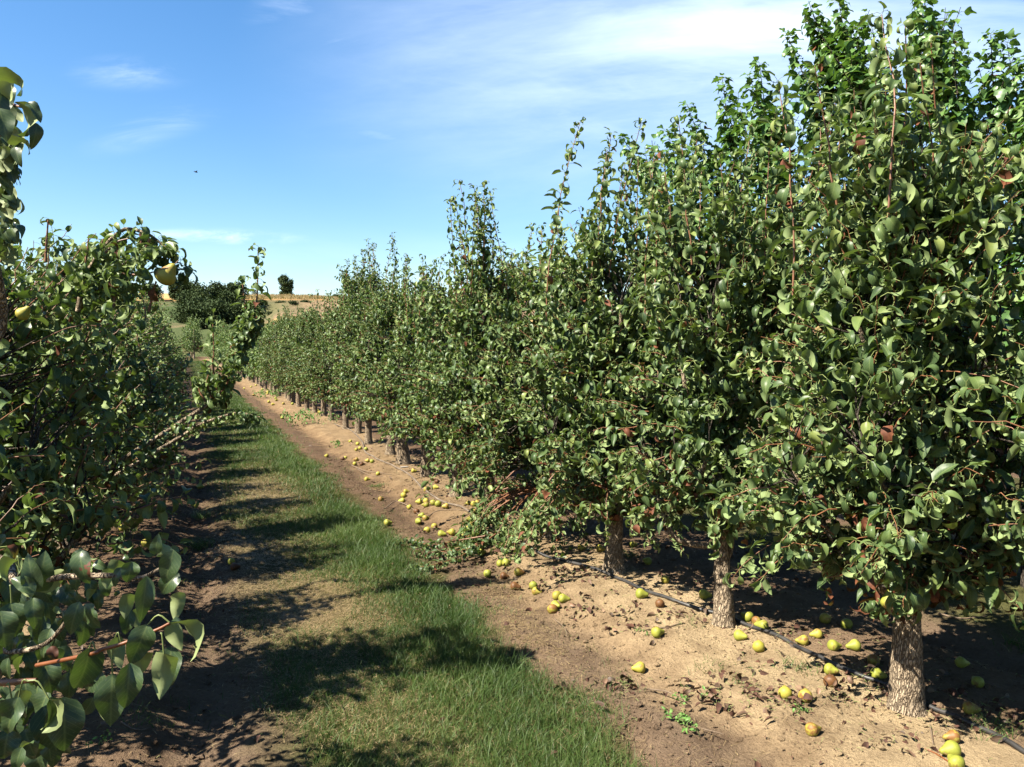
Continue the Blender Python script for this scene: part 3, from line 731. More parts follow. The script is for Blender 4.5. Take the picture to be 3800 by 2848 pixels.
llv = [pear_tree(seed=440+k, H=2.2+.07*k, Hs=2.4+.08*k, R=.84, Ry=.6, zb=.38, tr=0.0560, lod='low', dens=1.0, nup=2, mat=M_leafb, hue=.55) for k in range(3)]
y = 8.32+2*1.12; k = 0; LLT = []
FL2 = 'pear tree far down the left row, its crown merging with the next'
while y < 84:
    y += 1.12; sc = rr.uniform(.93, 1.07); rz = rr.choice([0, math.pi])+rr.uniform(-.3, .3); loc = (LX+rr.uniform(-.06, .06), y, .02)
    sz_ = sc*rr.choice([.62, .7, .78, .86, 1.0]); loc = (loc[0], loc[1]+rr.uniform(-.28, .28), loc[2])
    if y < 22: copy_tree(lmv[k % 3], loc, rz, FL2 if y > 16 else 'pear tree of the left row showing only its upper crown', (sc*1.1, sc, sz_))
    elif len(LLT) < 3: LLT.append(place_tree(llv[len(LLT)], loc, rz, FL2, GL, sc=(sc, sc, sc)))
    else: copy_tree(LLT[k % 3], loc, rz, FL2, (sc*1.04, sc, sz_))
    k += 1

# ---- foreground tree at the left edge: hand laid leaves
def fg_tree():
    org = np.array([-.98, 1.55, .03])
    wood, tw, lv = Tubes(), Tubes(), Leaves(77)
    K = curve([[0, 0, -.1], [.02, .02, .5], [.05, -.03, 1.1], [0, 0, 1.9]], 30); wood.add(K, .08*(1-.4*np.linspace(0, 1, 30)), 16, 5, .2)
    VV, FF, AA = [], [], []; off = [0]
    rs = np.random.RandomState(9)
    def leaf(bx, by, tx, ty, z=1.15, rot=0, curl=.8, w=.56, hue=.35, dry=0.0, fold=.3, zt=None, pet=None, twist=.0):
        B = pt(bx, by, z); T = pt(tx, ty, z if zt is None else zt)
        V, F, U = leaf_template(10, 7, 1, w, curl, fold*rs.uniform(.6, 1.6), twist+rs.uniform(-.3, .3), .02, 0, False, rs.uniform(.12, .34), 0, rs.rand()*6)
        # template chord: first and last blade row centre
        c0 = V[3]; c1 = V[-4]; ch = c1-c0; Lc = np.linalg.norm(ch); ey = ch/Lc; ex = np.array([1., 0, 0]); ez = np.cross(ex, ey)
        loc = V-c0; a = np.stack([loc@ex, loc@ey, loc@ez], 1)
        Yw = T-B; Lw = np.linalg.norm(Yw); Yw = Yw/Lw
        tocam = unit(C0-B); Zc = unit(tocam-Yw*(tocam@Yw)); Xc = np.cross(Yw, Zc)
        r = R_(rot); Zw = Zc*math.cos(r)+Xc*math.sin(r); Xw = np.cross(Yw, Zw)
        k = Lw/Lc
        P = B-org+k*(a[:, :1]*Xw+a[:, 1:2]*Yw+a[:, 2:3]*Zw)
        VV.append(P); FF.append(F+off[0]); off[0] += len(P)
        A = np.zeros((len(P), 4)); A[:, 0] = np.clip(hue+rs.randn()*.08, 0, 1); A[:, 1] = dry; A[:, 2:] = U; AA.append(A)
        if pet:
            Q = pt(pet[0], pet[1], z); mid = (Q+B)/2+unit(Q-B+np.array([0, 0, .001]))*0+np.array([0, 0, .012])
            Cc = curve([Q-org, mid-org, B-org], 7); n0 = off[0]
            t2 = Tubes(); t2.add(Cc, .0012, 5)
            VV.append(t2.V[0]); FF.append(t2.F[0]+n0); A = np.zeros((len(t2.V[0]), 4)); A[:, 0] = .5; A[:, 2] = .5; AA.append(A); off[0] += len(A)
    c3 = lambda x, y: (x*.5417, 1950+y*.5417)
    def tl(x0, y0, x1, y1, **k):
        a = c3(x0, y0); b = c3(x1, y1)
        if 'pet' in k: k['pet'] = c3(*k['pet'])
        k['rot'] = k.get('rot', 0)+rs.uniform(-16, 16); k['curl'] = k.get('curl', .8)*rs.uniform(1.0, 1.6); leaf(a[0], a[1], b[0], b[1], **k)
    Z = 1.15
    tl(612, 842, 505, 1120, z=Z, rot=-20, w=.80, hue=.5, pet=(655, 862), curl=.7)
    tl(1012, 680, 890, 955, z=1.12, rot=10, w=.62, pet=(1160, 665), curl=.5)
    tl(1165, 668, 1245, 860, z=Z, rot=170, w=.62, hue=.6, curl=.5)
    tl(1172, 668, 1300, 940, z=Z-.02, rot=-115, w=.5, hue=.7, curl=1.8)
    tl(1122, 880, 1092, 1198, z=1.10, rot=195, w=.55, hue=.6, pet=(1100, 740), curl=.9, twist=.6)
    tl(1178, 832, 1150, 1120, z=1.2, rot=5, w=.66, hue=.2, curl=.6)
    tl(890, 945, 852, 1255, z=1.10, rot=-10, w=.60, hue=.25, curl=.7)
    tl(770, 1020, 757, 1378, z=1.13, rot=5, w=.62, hue=.25, pet=(762, 855), curl=.5, twist=.3)
    tl(625, 892, 560, 1120, z=1.2, rot=15, w=.9, hue=.2)
    tl(690, 990, 600, 1140, z=1.25, rot=15, w=1.0, hue=.15, pet=(650, 890))
    tl(1010, 870, 930, 1070, z=1.22, rot=170, w=.6, hue=.7, curl=.8)
    tl(790, 770, 830, 985, z=1.22, rot=175, w=.55, hue=.65, pet=(828, 800))
    tl(700, 1210, 760, 1370, z=1.17, rot=185, w=.5, hue=.8)
    tl(545, 525, 482, 752, z=1.18, rot=15, w=.55, hue=.45, curl=.9)
    tl(585, 540, 690, 705, z=1.22, rot=25, w=.75, hue=.6)
    tl(575, 600, 545, 830, z=1.24, rot=-15, w=.7, hue=.4)
    tl(78, 532, 92, 755, z=1.15, rot=5, w=.85, hue=.3, pet=(68, 415))
    tl(228, 498, 245, 715, z=1.16, rot=20, w=.6, hue=.45, twist=.4)
    tl(112, 236, 45, 385, z=1.2, rot=150, w=.55, hue=.6, curl=2.2, pet=(135, 290))
    tl(235, 458, 190, 190, z=1.18, rot=-12, w=.5, hue=.35)
    tl(248, 455, 312, 172, z=1.2, rot=8, w=.62, hue=.3)
    tl(265, 452, 438, 305, z=1.22, rot=170, w=.6, hue=.75)
    tl(240, 455, 75, 365, z=1.17, rot=10, w=.6, hue=.3)
    tl(230, 470, 130, 440, z=1.22, rot=170, w=.6, hue=.6)
    tl(0, 590, 35, 840, z=1.12, rot=0, w=.8, hue=.3)
    tl(128, 1175, 55, 1430, z=1.12, rot=20, w=.65, hue=.3, pet=(190, 1068))
    tl(335, 1190, 285, 1425, z=1.12, rot=-105, w=.6, hue=.5, pet=(190, 1068), curl=2.0)
    tl(345, 1185, 275, 1400, z=1.14, rot=-60, w=.7, hue=.3, curl=1.4)
    tl(80, 1190, 15, 1360, z=1.16, rot=5, w=.9, hue=.25, pet=(45, 1095))
    tl(300, 930, 350, 1150, z=1.24, rot=5, w=.8, hue=.2)
    tl(420, 1180, 440, 1550, z=1.22, rot=0, w=.7, hue=.15)
    tl(300, 1240, 385, 1545, z=1.26, rot=0, w=.8, hue=.1)
    tl(60, 1400, 30, 1600, z=1.2, rot=0, w=.9, hue=.15)
    tl(170, 1400, 240, 1580, z=1.24, rot=0, w=.9, hue=.15)
    tl(150, 1520, 110, 1680, z=1.1, rot=10, w=.6, hue=.45)
    tl(225, 1495, 130, 1560, z=1.1, rot=120, w=.5, hue=.7, curl=1.5)
    tl(1062, 200, 1088, 55, z=1.18, rot=-10, w=.6, hue=.35, curl=.4)
    tl(1190, 172, 1128, 405, z=1.12, rot=0, w=.62, hue=.3, curl=.5)
    tl(1005, 350, 962, 670, z=1.12, rot=0, w=.42, hue=.3, curl=.5, twist=.3)
    tl(905, 250, 868, 392, z=1.15, rot=0, w=.85, hue=.35)
    tl(835, 290, 790, 425, z=1.2, rot=40, w=.5, hue=.3)
    tl(890, 470, 855, 645, z=1.22, rot=170, w=.6, hue=.3)
    tl(1222, 460, 1195, 660, z=1.16, rot=175, w=.55, hue=.6)
    tl(1225, 330, 1110, 470, z=1.2, rot=10, w=.8, hue=.2)
    tl(1100, 130, 1195, 175, z=1.2, rot=150, w=.6, hue=.6, curl=1.4)
    tl(1120, 200, 1070, 215, z=1.24, rot=160, w=.8, hue=.5)
    for a, b, c, d, r in ((800, 135, 722, 118, -90), (825, 130, 915, 135, 90), (835, 140, 880, 195, 60), (800, 140, 775, 195, -20), (850, 205, 892, 245, 10),
                       (720, 360, 742, 485, 0), (480, 258, 445, 330, 0), (610, 200, 680, 215, 80), (520, 450, 600, 520, 40), (820, 450, 780, 480, 0),
                       (460, 480, 520, 500, 0), (650, 250, 740, 300, 10), (640, 440, 600, 520, 170), (370, 560, 420, 600, 175)):
        tl(a, b, c, d, z=1.3, rot=r, w=.6, hue=.4, curl=1.4)
    tl(560, 175, 618, 400, z=1.15, rot=25, w=.5, hue=.5, dry=.48, curl=1.2)
    tl(510, 180, 600, 290, z=1.16, rot=-20, w=.7, hue=.4, dry=.05)
    tl(350, 830, 385, 930, z=1.2, rot=20, w=.7, dry=1)
    for a, b, c, d in ((180, 880, 240, 990), (210, 790, 160, 860), (40, 870, 20, 1010), (330, 720, 345, 820), (120, 760, 90, 860), (480, 1000, 470, 1190),
                       (640, 1180, 560, 1300), (30, 60, 5, 140), (380, 640, 430, 800), (300, 620, 260, 790), (420, 420, 520, 560), (600, 430, 650, 540)):
        tl(a, b, c, d, z=1.3+rs.rand()*.15, rot=rs.uniform(-40, 40), w=.7, hue=.2)
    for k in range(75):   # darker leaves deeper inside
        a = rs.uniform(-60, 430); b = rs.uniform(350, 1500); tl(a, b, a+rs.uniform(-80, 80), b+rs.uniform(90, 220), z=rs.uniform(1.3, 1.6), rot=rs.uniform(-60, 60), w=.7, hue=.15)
    for k in range(46):
        a = rs.uniform(0, 1000); b = rs.uniform(200, 1150)+max(0, 500-a)*.25
        if a > 420 and b > 640: continue
        tl(a, b, a+rs.uniform(-70, 70), b+rs.uniform(110, 200), z=rs.uniform(1.22, 1.4), rot=rs.choice([-70, -20, 10, 40, 90, 170]), w=.62, hue=rs.uniform(.15, .6))
    # curled leaves of the shoot at the upper left
    c4 = lambda x, y: (x*.4525, 200+y*.4525)
    def tu(x0, y0, x1, y1, **k):
        a = c4(x0, y0); b = c4(x1, y1); k['rot'] = -k.get('rot', 0); leaf(a[0], a[1], b[0], b[1], **k)
    tu(-30, 190, 135, 345, z=1.35, rot=122, curl=3.0, w=.62, hue=.55)
    tu(-30, 235, 75, 400, z=1.33, rot=140, curl=2.0, w=.55, hue=.9)
    tu(20, 300, -40, 560, z=1.35, rot=0, curl=.6, w=.8, hue=.2)
    tu(60, 400, 70, 640, z=1.36, rot=-5, curl=.6, w=.6, hue=.2)
    tu(120, 400, 140, 665, z=1.34, rot=112, curl=2.5, w=.75, hue=.5)
    tu(230, 400, 335, 570, z=1.34, rot=30, curl=.9, w=.55, hue=.1)
    tu(300, 570, 250, 790, z=1.37, rot=20, curl=.9, w=.5, hue=.2)
    tu(70, 740, 230, 835, z=1.4, rot=100, curl=2.6, w=.7, hue=.35)
    tu(130, 760, 180, 935, z=1.4, rot=-20, curl=.9, w=.5, hue=.2)
    tu(80, 430, 190, 560, z=1.4, rot=170, curl=1.0, w=.5, hue=.5)
    tu(-10, 450, 60, 720, z=1.3, rot=10, w=.7, hue=.25)
    tu(60, 760, 20, 860, z=1.42, rot=170, w=.6, hue=.7, curl=1.5)
    for k in range(150):
        b = rs.uniform(600, 1640); a = rs.uniform(-70, 70+.03*(b-700)); zz = 1.5+(b-700)/950*.5
        tu(a, b, a+rs.uniform(-30, 110), b+rs.uniform(90, 190)*(1-.3*(b-700)/950), z=zz+rs.uniform(0, .15), rot=rs.choice([-60, 0, 20, 90, 110, 170]), curl=rs.choice([.8, 1.5, 2.3]), w=.6, hue=rs.choice([.15, .3, .5]))
    tu(90, 1385, 170, 1525, z=1.9, rot=60, curl=1.5, w=.65, hue=.2)
    tu(145, 1190, 130, 1325, z=1.75, rot=95, curl=2.0, w=.5, hue=.2)
    for k in range(26):
        b = rs.uniform(120, 640); a = rs.uniform(-90, 60); tu(a, b, a+rs.uniform(-40, 60), b+rs.uniform(150, 260), z=1.45+rs.rand()*.2, rot=rs.choice([-60, 0, 20, 90, 110, 170]), curl=rs.choice([.8, 1.5, 2.3]), w=.6, hue=rs.choice([.1, .3, .4]))
    fol = mesh_np('foliage', np.concatenate(VV), np.concatenate(FF), M_leaff, np.concatenate(AA))
    # wood of these sprays
    w_br = lambda P, z, r0, r1, T_: T_.add(curve(np.array([pt(*c3(a, b), z) for a, b in P])-org, 16), np.linspace(r0, r1, 16), 8, 2, .08)
    b0 = np.array([.05, -.02, .85])
    C = curve([b0, pt(-150, 2140, 1.3)-org, pt(*c3(120, 400), 1.22)-org, pt(*c3(430, 355), 1.2)-org, pt(*c3(780, 345), 1.2)-org, pt(*c3(960, 360), 1.19)-org, pt(*c3(1090, 300), 1.2)-org], 30)
    wood.add(C, np.linspace(.007, .0025, 30), 8, 2, 0)
    C = curve([b0, pt(-200, 2540, 1.25)-org, pt(*c3(0, 1080), 1.18)-org, pt(*c3(250, 1060), 1.17)-org], 20); tw.add(C, np.linspace(.01, .003, 20), 8)
    C = curve([b0, pt(-150, 2420, 1.3)-org, pt(*c3(60, 870), 1.25)-org, pt(*c3(330, 800), 1.22)-org, pt(*c3(540, 530), 1.2)-org], 20); wood.add(C, np.linspace(.006, .0025, 20), 8, 3, 0)
    C = curve([pt(-60, 650, 1.5)-org, pt(-20, 560, 1.45)-org, pt(20, 400, 1.38)-org, pt(80, 398, 1.35)-org], 14); tw.add(C, np.linspace(.006, .002, 14), 6)
    C = curve([[0, 0, 1.2], [.15, .3, 1.6], pt(-60, 1300, 1.95)-org, pt(-30, 900, 1.8)-org, pt(-60, 650, 1.5)-org], 24); wood.add(C, np.linspace(.02, .006, 24), 8, 3, .1)
    ot = Tubes(); C = curve([pt(*c3(250, 960), 1.2)-org, pt(*c3(615, 885), 1.15)-org, pt(*c3(700, 850), 1.15)-org, pt(*c3(830, 815), 1.15)-org, pt(*c3(1020, 740), 1.15)-org, pt(*c3(1100, 705), 1.15)-org, pt(*c3(1165, 670), 1.15)-org], 30)
    ot.add(C, np.linspace(.0032, .0022, 30), 8, 2, .1)
    # hidden crown above and left, with unseen upper clusters added to shade the view
    s2 = Leaves(78)
    for k in range(45):
        ph = rs.rand()*6.283; h = rs.uniform(.6, 1.95); r = rs.uniform(.1, .55)
        s2.cluster(np.array([math.cos(ph)*r-.12, math.sin(ph)*r*.9-.1, h]), 7, .06, rs.randn(3), hue=.3)
    for k in range(22):
        s2.cluster(np.array([rs.uniform(-.35, .35), rs.uniform(-.5, .2), rs.uniform(1.8, 2.7)]), 7, .07, rs.randn(3), hue=.3)
    wood.add(curve([[0, 0, 1.7], [-.05, -.1, 2.2], [.05, -.2, 2.7]], 8), np.linspace(.03, .008, 8), 8)
    e = empty('pear_tree', tuple(org)); tag(e, 'pear tree at the lower left corner, large close leaves and orange twig', 'pear tree', GL)
    link('trunk', wood.mesh('trunk', M_bark), e); link('twigs', tw.mesh('twigs', M_twig), e)
    tag(link('twig', ot.mesh('twig', M_twigo), e), 'bright orange brown young twig')
    link('foliage', fol, e); link('hidden_shading_foliage', s2.mesh('hidden_shading_foliage', 'mid', M_leaf), e)
    return e
fg_tree()
copy_tree(LT[0], (LX-.45, .35, .03), 1.0, 'pear tree beside the camera on the left, outside the view')

# ------------------------------------------------------------------ rows behind
bh = empty('pear_tree', (x0+3.95, 5.2, .03)); COL.objects.unlink(bh); bpy.data.objects.remove(bh)
k = 0
for y in np.arange(.8, 22, 1.15):
    src = midv[k % 4] if y < 12 else LOWT[k % 4]; k += 1
    copy_tree(src, (x0+3.95, y, .03), rr.uniform(0, 6.28), 'pear tree of the next row, glimpsed between the right hand trunks', (1, 1, .9))
for o in list(COL.objects):
    if o.get('label', '').startswith('pear tree of the next row'): o['group'] = 'pear trees of the next row to the right'
k = 0
for y in np.arange(14, 56, 1.3):
    copy_tree(LLT[k % 3], (LX-3.9, y, .02), rr.uniform(0, 6.28), 'pear tree of the second row on the left, behind the left row', (1, 1, 1)); k += 1
for o in list(COL.objects):
    if o.get('label', '').startswith('pear tree of the second row'): o['group'] = 'pear trees of the second left row'
# block beyond the cross track
k = 0
for rx in (-16.5, -13, -9.5, -6, -2.5, 1.0, 4.5, 8.0, 11.5):
    for y in np.arange(101+abs(rx)*.2, 119, 3.0):
        copy_tree(LOWT[k % 4], (rx+rr.uniform(-.3, .3), y, 0), rr.uniform(0, 6.28), 'distant pear tree beyond the red soil cross track', (1.9, 1.9, rr.uniform(1.9, 2.25)))['group'] = 'trees beyond the cross track'; k += 1

# ------------------------------------------------------------------ mulberry
def mulberry():
    rs = np.random.RandomState(31); wood, tw, lv = Tubes(), Tubes(), Leaves(32)
    org = np.array([5.35, 3.55, .02]); root = np.zeros(3)
    K = curve([[0, 0, -.1], [0, 0, .6], [.05, 0, 1.2]], 10); wood.add(K, .13, 14, 1, .15)
    tips = []
    # silhouette tips, (px, py, depth)
    T = [(1345*1.718, 300*1.718, 6.6), (1440*1.718, 283*1.718, 6.2), (1485*1.718, 228*1.718, 6.0), (1560*1.718, 170*1.718, 5.8), (1620*1.718, 165*1.718, 5.6),
         (1640*1.718, 140*1.718, 5.7), (1700*1.718, 75*1.718, 5.5), (1755*1.718, 25*1.718, 5.4), (1812*1.718, 5, 5.3), (1850*1.718, 60*1.718, 5.2),
         (1885*1.718, 62*1.718, 5.1), (1988*1.718, 0, 5.0), (1990*1.718, -60, 5.3), (2060*1.718, 100*1.718, 5.0), (2140*1.718, 75*1.718, 4.9), (2175*1.718, 95*1.718, 4.9), (2215*1.718, 130*1.718, 4.8),
         (1600*1.718, 240*1.718, 5.2), (1920*1.718, 130*1.718, 5.4)]
    base = np.array([0, 0, 1.1])
    def add(tip, n, size=.082):
        b = base+np.array([rs.uniform(-.1, .1), rs.uniform(-.1, .1), rs.uniform(-.2, .3)])
        m = b*.45+tip*.55+np.array([0, 0, -.25]); low = tip+np.array([rs.uniform(-.15, .15)-.1*(tip[0]-0), rs.uniform(-.15, .15), -rs.uniform(.8, 1.3)])
        low = low*.75+np.array([tip[0]*.6, tip[1]*.6, tip[2]-1.2])*.25
        C = curve([b, (b+low)/2+rs.randn(3)*.08, low, (low+tip)/2+rs.randn(3)*.04, tip], 26); wood.add(C, .03*(1-np.linspace(0, 1, 26))**1.3+.0018, 6, 1, .05); lv.cluster(C[-1], 7, size*.8, np.array([0, 0, 1.]), dry=0, hue=.65); lv.shoot(C[17:], .014, size, 0, hue=.55, dry=0, jit=.3)
        lv.shoot(C, .017, size*1.1, .38, hue=.5, dry=.0, jit=.35)
        for j in range(n):
            q = C[rs.randint(8, 21)]; L_ = rs.uniform(.2, .45); d = unit(np.array([rs.randn()*.42, rs.randn()*.42, 1.0]))
            CC = q+d*np.linspace(0, L_, 6)[:, None]+rs.randn(3)*.05*np.linspace(0, 1, 6)[:, None]**2; tw.add(CC, np.linspace(.004, .002, 6), 4)
            lv.shoot(CC, .022, size, .05, hue=.5)
    for px, py, z in T: add(pt(px, py, z)-org, 24)
    for k in range(44):
        ph = rs.rand()*6.283; r = rs.uniform(.3, 1.6); h = rs.uniform(2.2, 3.15)-r*.3
        t_ = np.array([math.cos(ph)*r*.8, math.sin(ph)*r*1.2, h]); add(t_, 12)
    e = empty('mulberry_tree', tuple(org)); tag(e, 'tall bright green mulberry with lobed leaves behind the right row', 'mulberry tree')
    link('trunk', wood.mesh('trunk', M_barkd), e); link('twigs', tw.mesh('twigs', M_barkd), e); link('foliage', lv.mesh('foliage', 'mul', M_mul), e)
mulberry()

# ------------------------------------------------------------------ grass
def blades(P, h, w, lean, az, hue, dr, name, segs=3):
    n = len(P); s = np.linspace(0, 1, segs+1)
    dirv = np.stack([np.cos(az), np.sin(az), np.zeros(n)], 1); az2 = np.random.RandomState(n).rand(n)*6.283; side = np.stack([-np.sin(az2), np.cos(az2), np.zeros(n)], 1)
    rows = []
    for t in s:
        c = P+dirv*(lean*h*t**1.8)[:, None]; c[:, 2] += h*t*(1-.25*lean*t)
        ww = (w*(1-t**1.6)*.5+.0002)[:, None]
        rows += [c-side*ww, c+side*ww]
    V = np.stack(rows, 1); k = V.shape[1]
    F = np.array([[2*i, 2*i+1, 2*i+3, 2*i+2] for i in range(segs)])
    FF = (F[None]+(np.arange(n)*k)[:, None, None]).reshape(-1, 4)
    A = np.empty((n, k, 4)); A[..., 0] = hue[:, None]; A[..., 1] = dr[:, None]; A[..., 2] = np.repeat(s, 2)[None]; A[..., 3] = 1
    return V.reshape(-1, 3), FF, A.reshape(-1, 4)
def grass():
    rs = np.random.RandomState(8); out = []; off = 0
    for y0, y1, den, hs, ws in ((1.5, 4.5, 15000, 1.0, 1.0), (4.5, 8, 9500, 1.0, 1.3), (8, 14, 3600, 1.0, 2.0), (14, 26, 1500, .95, 3.6), (26, 50, 420, .9, 7), (50, 86, 130, .9, 14)):
        xa, xb = -.15, 2.1; n = int((xb-xa)*(y1-y0)*den); x = rs.uniform(xa, xb, n); y = rs.uniform(y0, y1, n)
        e1 = (fbm(x*0+3, y*1.6, 3)-.5)*.55; e2 = (fbm(x*0+9, y*1.9, 3)-.5)*.45
        edge = sstep(.22, .50, x+e1-.38*np.exp(-((y-6.5)/1.3)**2)-.10*sstep(10, 20, y))*(1-sstep(1.50, 1.78, x+e2))
        cov = fbm(x*2.2+7, y*1.5, 4); cov2 = fbm(x*7, y*6+3, 3)
        cen = np.exp(-((x-.75)/.38)**2)
        p1 = np.exp(-((x-.70)/.34)**2-((y-5.05)/.75)**2)+.9*np.exp(-((x-.78)/.4)**2-((y-9.2)/1.1)**2)+.7*np.exp(-((x-.45)/.3)**2-((y-6.6)/.6)**2)
        dens = edge*np.clip(1.45-.75*p1-.35*cen*sstep(.52, .68, cov)+(cov2-.5)*.6, .12, 1)
        spill = .035*sstep(.45, .7, fbm(x*3, y*3, 2))
        keep = rs.rand(n) < np.maximum(dens, spill*(x > -.1)); x, y = x[keep], y[keep]; m = len(x)
        p1, cov, cen = p1[keep], cov[keep], cen[keep]
        z = ground_h(x, y)
        dryp = np.clip(.07+.85*p1+.38*cen*sstep(.48, .64, cov), 0, .95); dr = (rs.rand(m) < dryp).astype(float)*rs.uniform(.6, 1, m)
        side = 1+.8*np.exp(-((x-1.35)/.25)**2)
        h = rs.uniform(.018, .050, m)*np.where(rs.rand(m) < .05, 1.9, 1)*hs*(1-.55*dr)*side*(1-.3*p1)*(.6+.9*fbm(x*4+1, y*4, 2)); w = rs.uniform(.0016, .0034, m)*ws
        lean = rs.uniform(.2, 1.1, m)+dr*.8; az = rs.rand(m)*6.283
        hue = np.clip(.10+.9*(fbm(x*1.7+31, y*1.1, 3)-.5)+.7*cov+rs.randn(m)*.22, 0, 1)
        V, F, A = blades(np.stack([x, y, z-.003], 1), h, w, lean, az, hue, dr, '', 3 if y0 < 8 else 2)
        out.append((V, F+off, A)); off += len(V)
    me = mesh_np('grass', np.concatenate([o[0] for o in out]), np.concatenate([o[1] for o in out]), M_grass, np.concatenate([o[2] for o in out]))
    tag(link('grass', me), 'strip of green grass with straw patches between the rows', 'grass', kind='stuff')
    # straw lying flat in the dry patches and along the soil
    out = []; off = 0
    n = 90000; y = rs.uniform(2.5, 11, n); x = rs.uniform(-.9, 3.9, n)
    p1 = np.exp(-((x-.70)/.36)**2-((y-5.05)/.8)**2)+.9*np.exp(-((x-.78)/.45)**2-((y-9.2)/1.2)**2)+.6*np.exp(-((x-.5)/.3)**2-((y-6.6)/.7)**2)+.35*np.exp(-((x-1.85)/.3)**2)
    keep = rs.rand(n) < np.clip(p1, .16, 1); x, y = x[keep], y[keep]
    for cx_, cy_, sx_, sy_, q_ in ((.72, 5.05, .26, .55, 16000), (.78, 9.2, .3, .8, 12000), (.45, 6.6, .2, .5, 5000), (.62, 3.75, .16, .22, 2500), (1.95, 5.0, .12, .25, 1500), (1.8, 4.2, .1, .3, 1500)):
        x = np.concatenate([x, cx_+rs.randn(q_)*sx_]); y = np.concatenate([y, cy_+rs.randn(q_)*sy_])
    m = len(x)
    P = np.stack([x, y, ground_h(x, y)+rs.uniform(.002, .014, m)], 1)
    V, F, A = blades(P, rs.uniform(.004, .014, m), rs.uniform(.0014, .0034, m), rs.uniform(3, 7, m), rs.rand(m)*6.283, rs.rand(m), np.ones(m)*.95, '', 2)
    me = mesh_np('straw', V, F, M_grass, A); tag(link('straw', me), 'loose dry straw scattered over soil and grass', 'straw', kind='stuff')
grass()

# tufts, weeds (things)
def tuft(px, py, n, h, label, dry=.1, spread=.05, wide=1.0, name='grass_tuft', cat='grass tuft'):
    rs = np.random.RandomState(int(px+py)); p = gp(px, py)
    P = rs.randn(n, 3)*spread; P[:, 2] = 0; P[:, 2] = ground_h(P[:, 0]+p[0], P[:, 1]+p[1])-p[2]-.003
    V, F, A = blades(P, rs.uniform(.4, 1.1, n)*h, rs.uniform(.002, .0042, n)*wide, rs.uniform(.4, 1.7, n), rs.rand(n)*6.28, rs.uniform(.2, .9, n), (rs.rand(n) < dry)*.9, '', 4)
    o = link(name, mesh_np(name, V, F, M_grass, A), loc=tuple(p)); tag(o, label, cat, 'loose grass tufts on the bare soil')
for a in ((734, 2036, 190, .13, 'wide dark grass tuft across the left wheel track'), (752, 1925, 150, .12, 'grass tuft beside the pear at the left grass edge'),
          (458, 1985, 26, .26, 'few long arching grass blades near the left trunk'), (1120, 2380, 110, .08, 'grass tuft by the straw patch edge'),
          (2638, 2483, 60, .05, 'tiny grass tuft on pale soil right of the lone pear'), (3700, 2710, 90, .08, 'grass tuft beside the hose at lower right'),
          (2960, 2480, 90, .05, 'low grass patch left of the hose, pale and thin'), (2750, 2535, 30, .045, 'small sprig of grass below the nearest row'),
          (1400, 1805, 200, .05, 'low grass patch on the crumbly ridge edge'), (2335, 2065, 80, .07, 'grass in the shade behind the third trunk'),
          (2560, 2310, 34, .05, 'sprig of grass left of the second trunk'), (545, 2660, 60, .07, 'thin grass shoots below the orange twig'),
          (3790, 2400, 160, .08, 'shaded grass patch at the far right edge'), (1470, 1612, 120, .10, 'grass tuft in shade behind the leaning trunk')):
    tuft(*a)
def weed(px, py, n, size, h, label, spread=.03):
    rs = np.random.RandomState(int(px)); p = gp(px, py); tb, lv = Tubes(), Leaves(int(py))
    for k in range(n):
        b = np.array([rs.randn()*spread, rs.randn()*spread, -.005]); ph = rs.rand()*6.28
        e = b+np.array([math.cos(ph)*h*.4, math.sin(ph)*h*.4, h*rs.uniform(.5, 1)])
        C = curve([b, (b+e)/2+[0, 0, h*.15], e], 5); tb.add(C, .0018, 4); lv.shoot(C, h*.35, size, .3, hue=.6); lv.cluster(e, 4, size, np.array([0, 0, 1.]), hue=.7, dry=0)
    e = empty('weed', tuple(p)); tag(e, label, 'weed', 'broadleaved weeds on the soil')
    link('stem', tb.mesh('stem', M_weed), e); link('leaves', lv.mesh('leaves', 'mid', M_weed), e)
weed(2552, 2600, 3, .030, .06, 'small two leaved green seedling on bare soil, right of grass')
weed(2535, 2710, 7, .028, .07, 'bushy little weed low on the soil beside the grass corner')
weed(1129, 1575, 34, .07, .28, 'leafy green weed clump at the grass edge under the right row', .25)
weed(1009, 1475, 26, .07, .22, 'bright green weed patch farther up beside the right row', .3)
weed(2380, 2350, 3, .020, .03, 'tiny seedling beside the single pear on pale soil')
weed(3790, 2345, 4, .03, .05, 'pale weed at the right edge in the shade')
weed(1250, 1660, 6, .05, .1, 'small weed on soil between grass and right row')
weed(400, 2765, 3, .022, .04, 'small weed under the lower left leaves')
weed(2990, 2640, 4, .02, .03, 'sprig of weed below the two round pears')

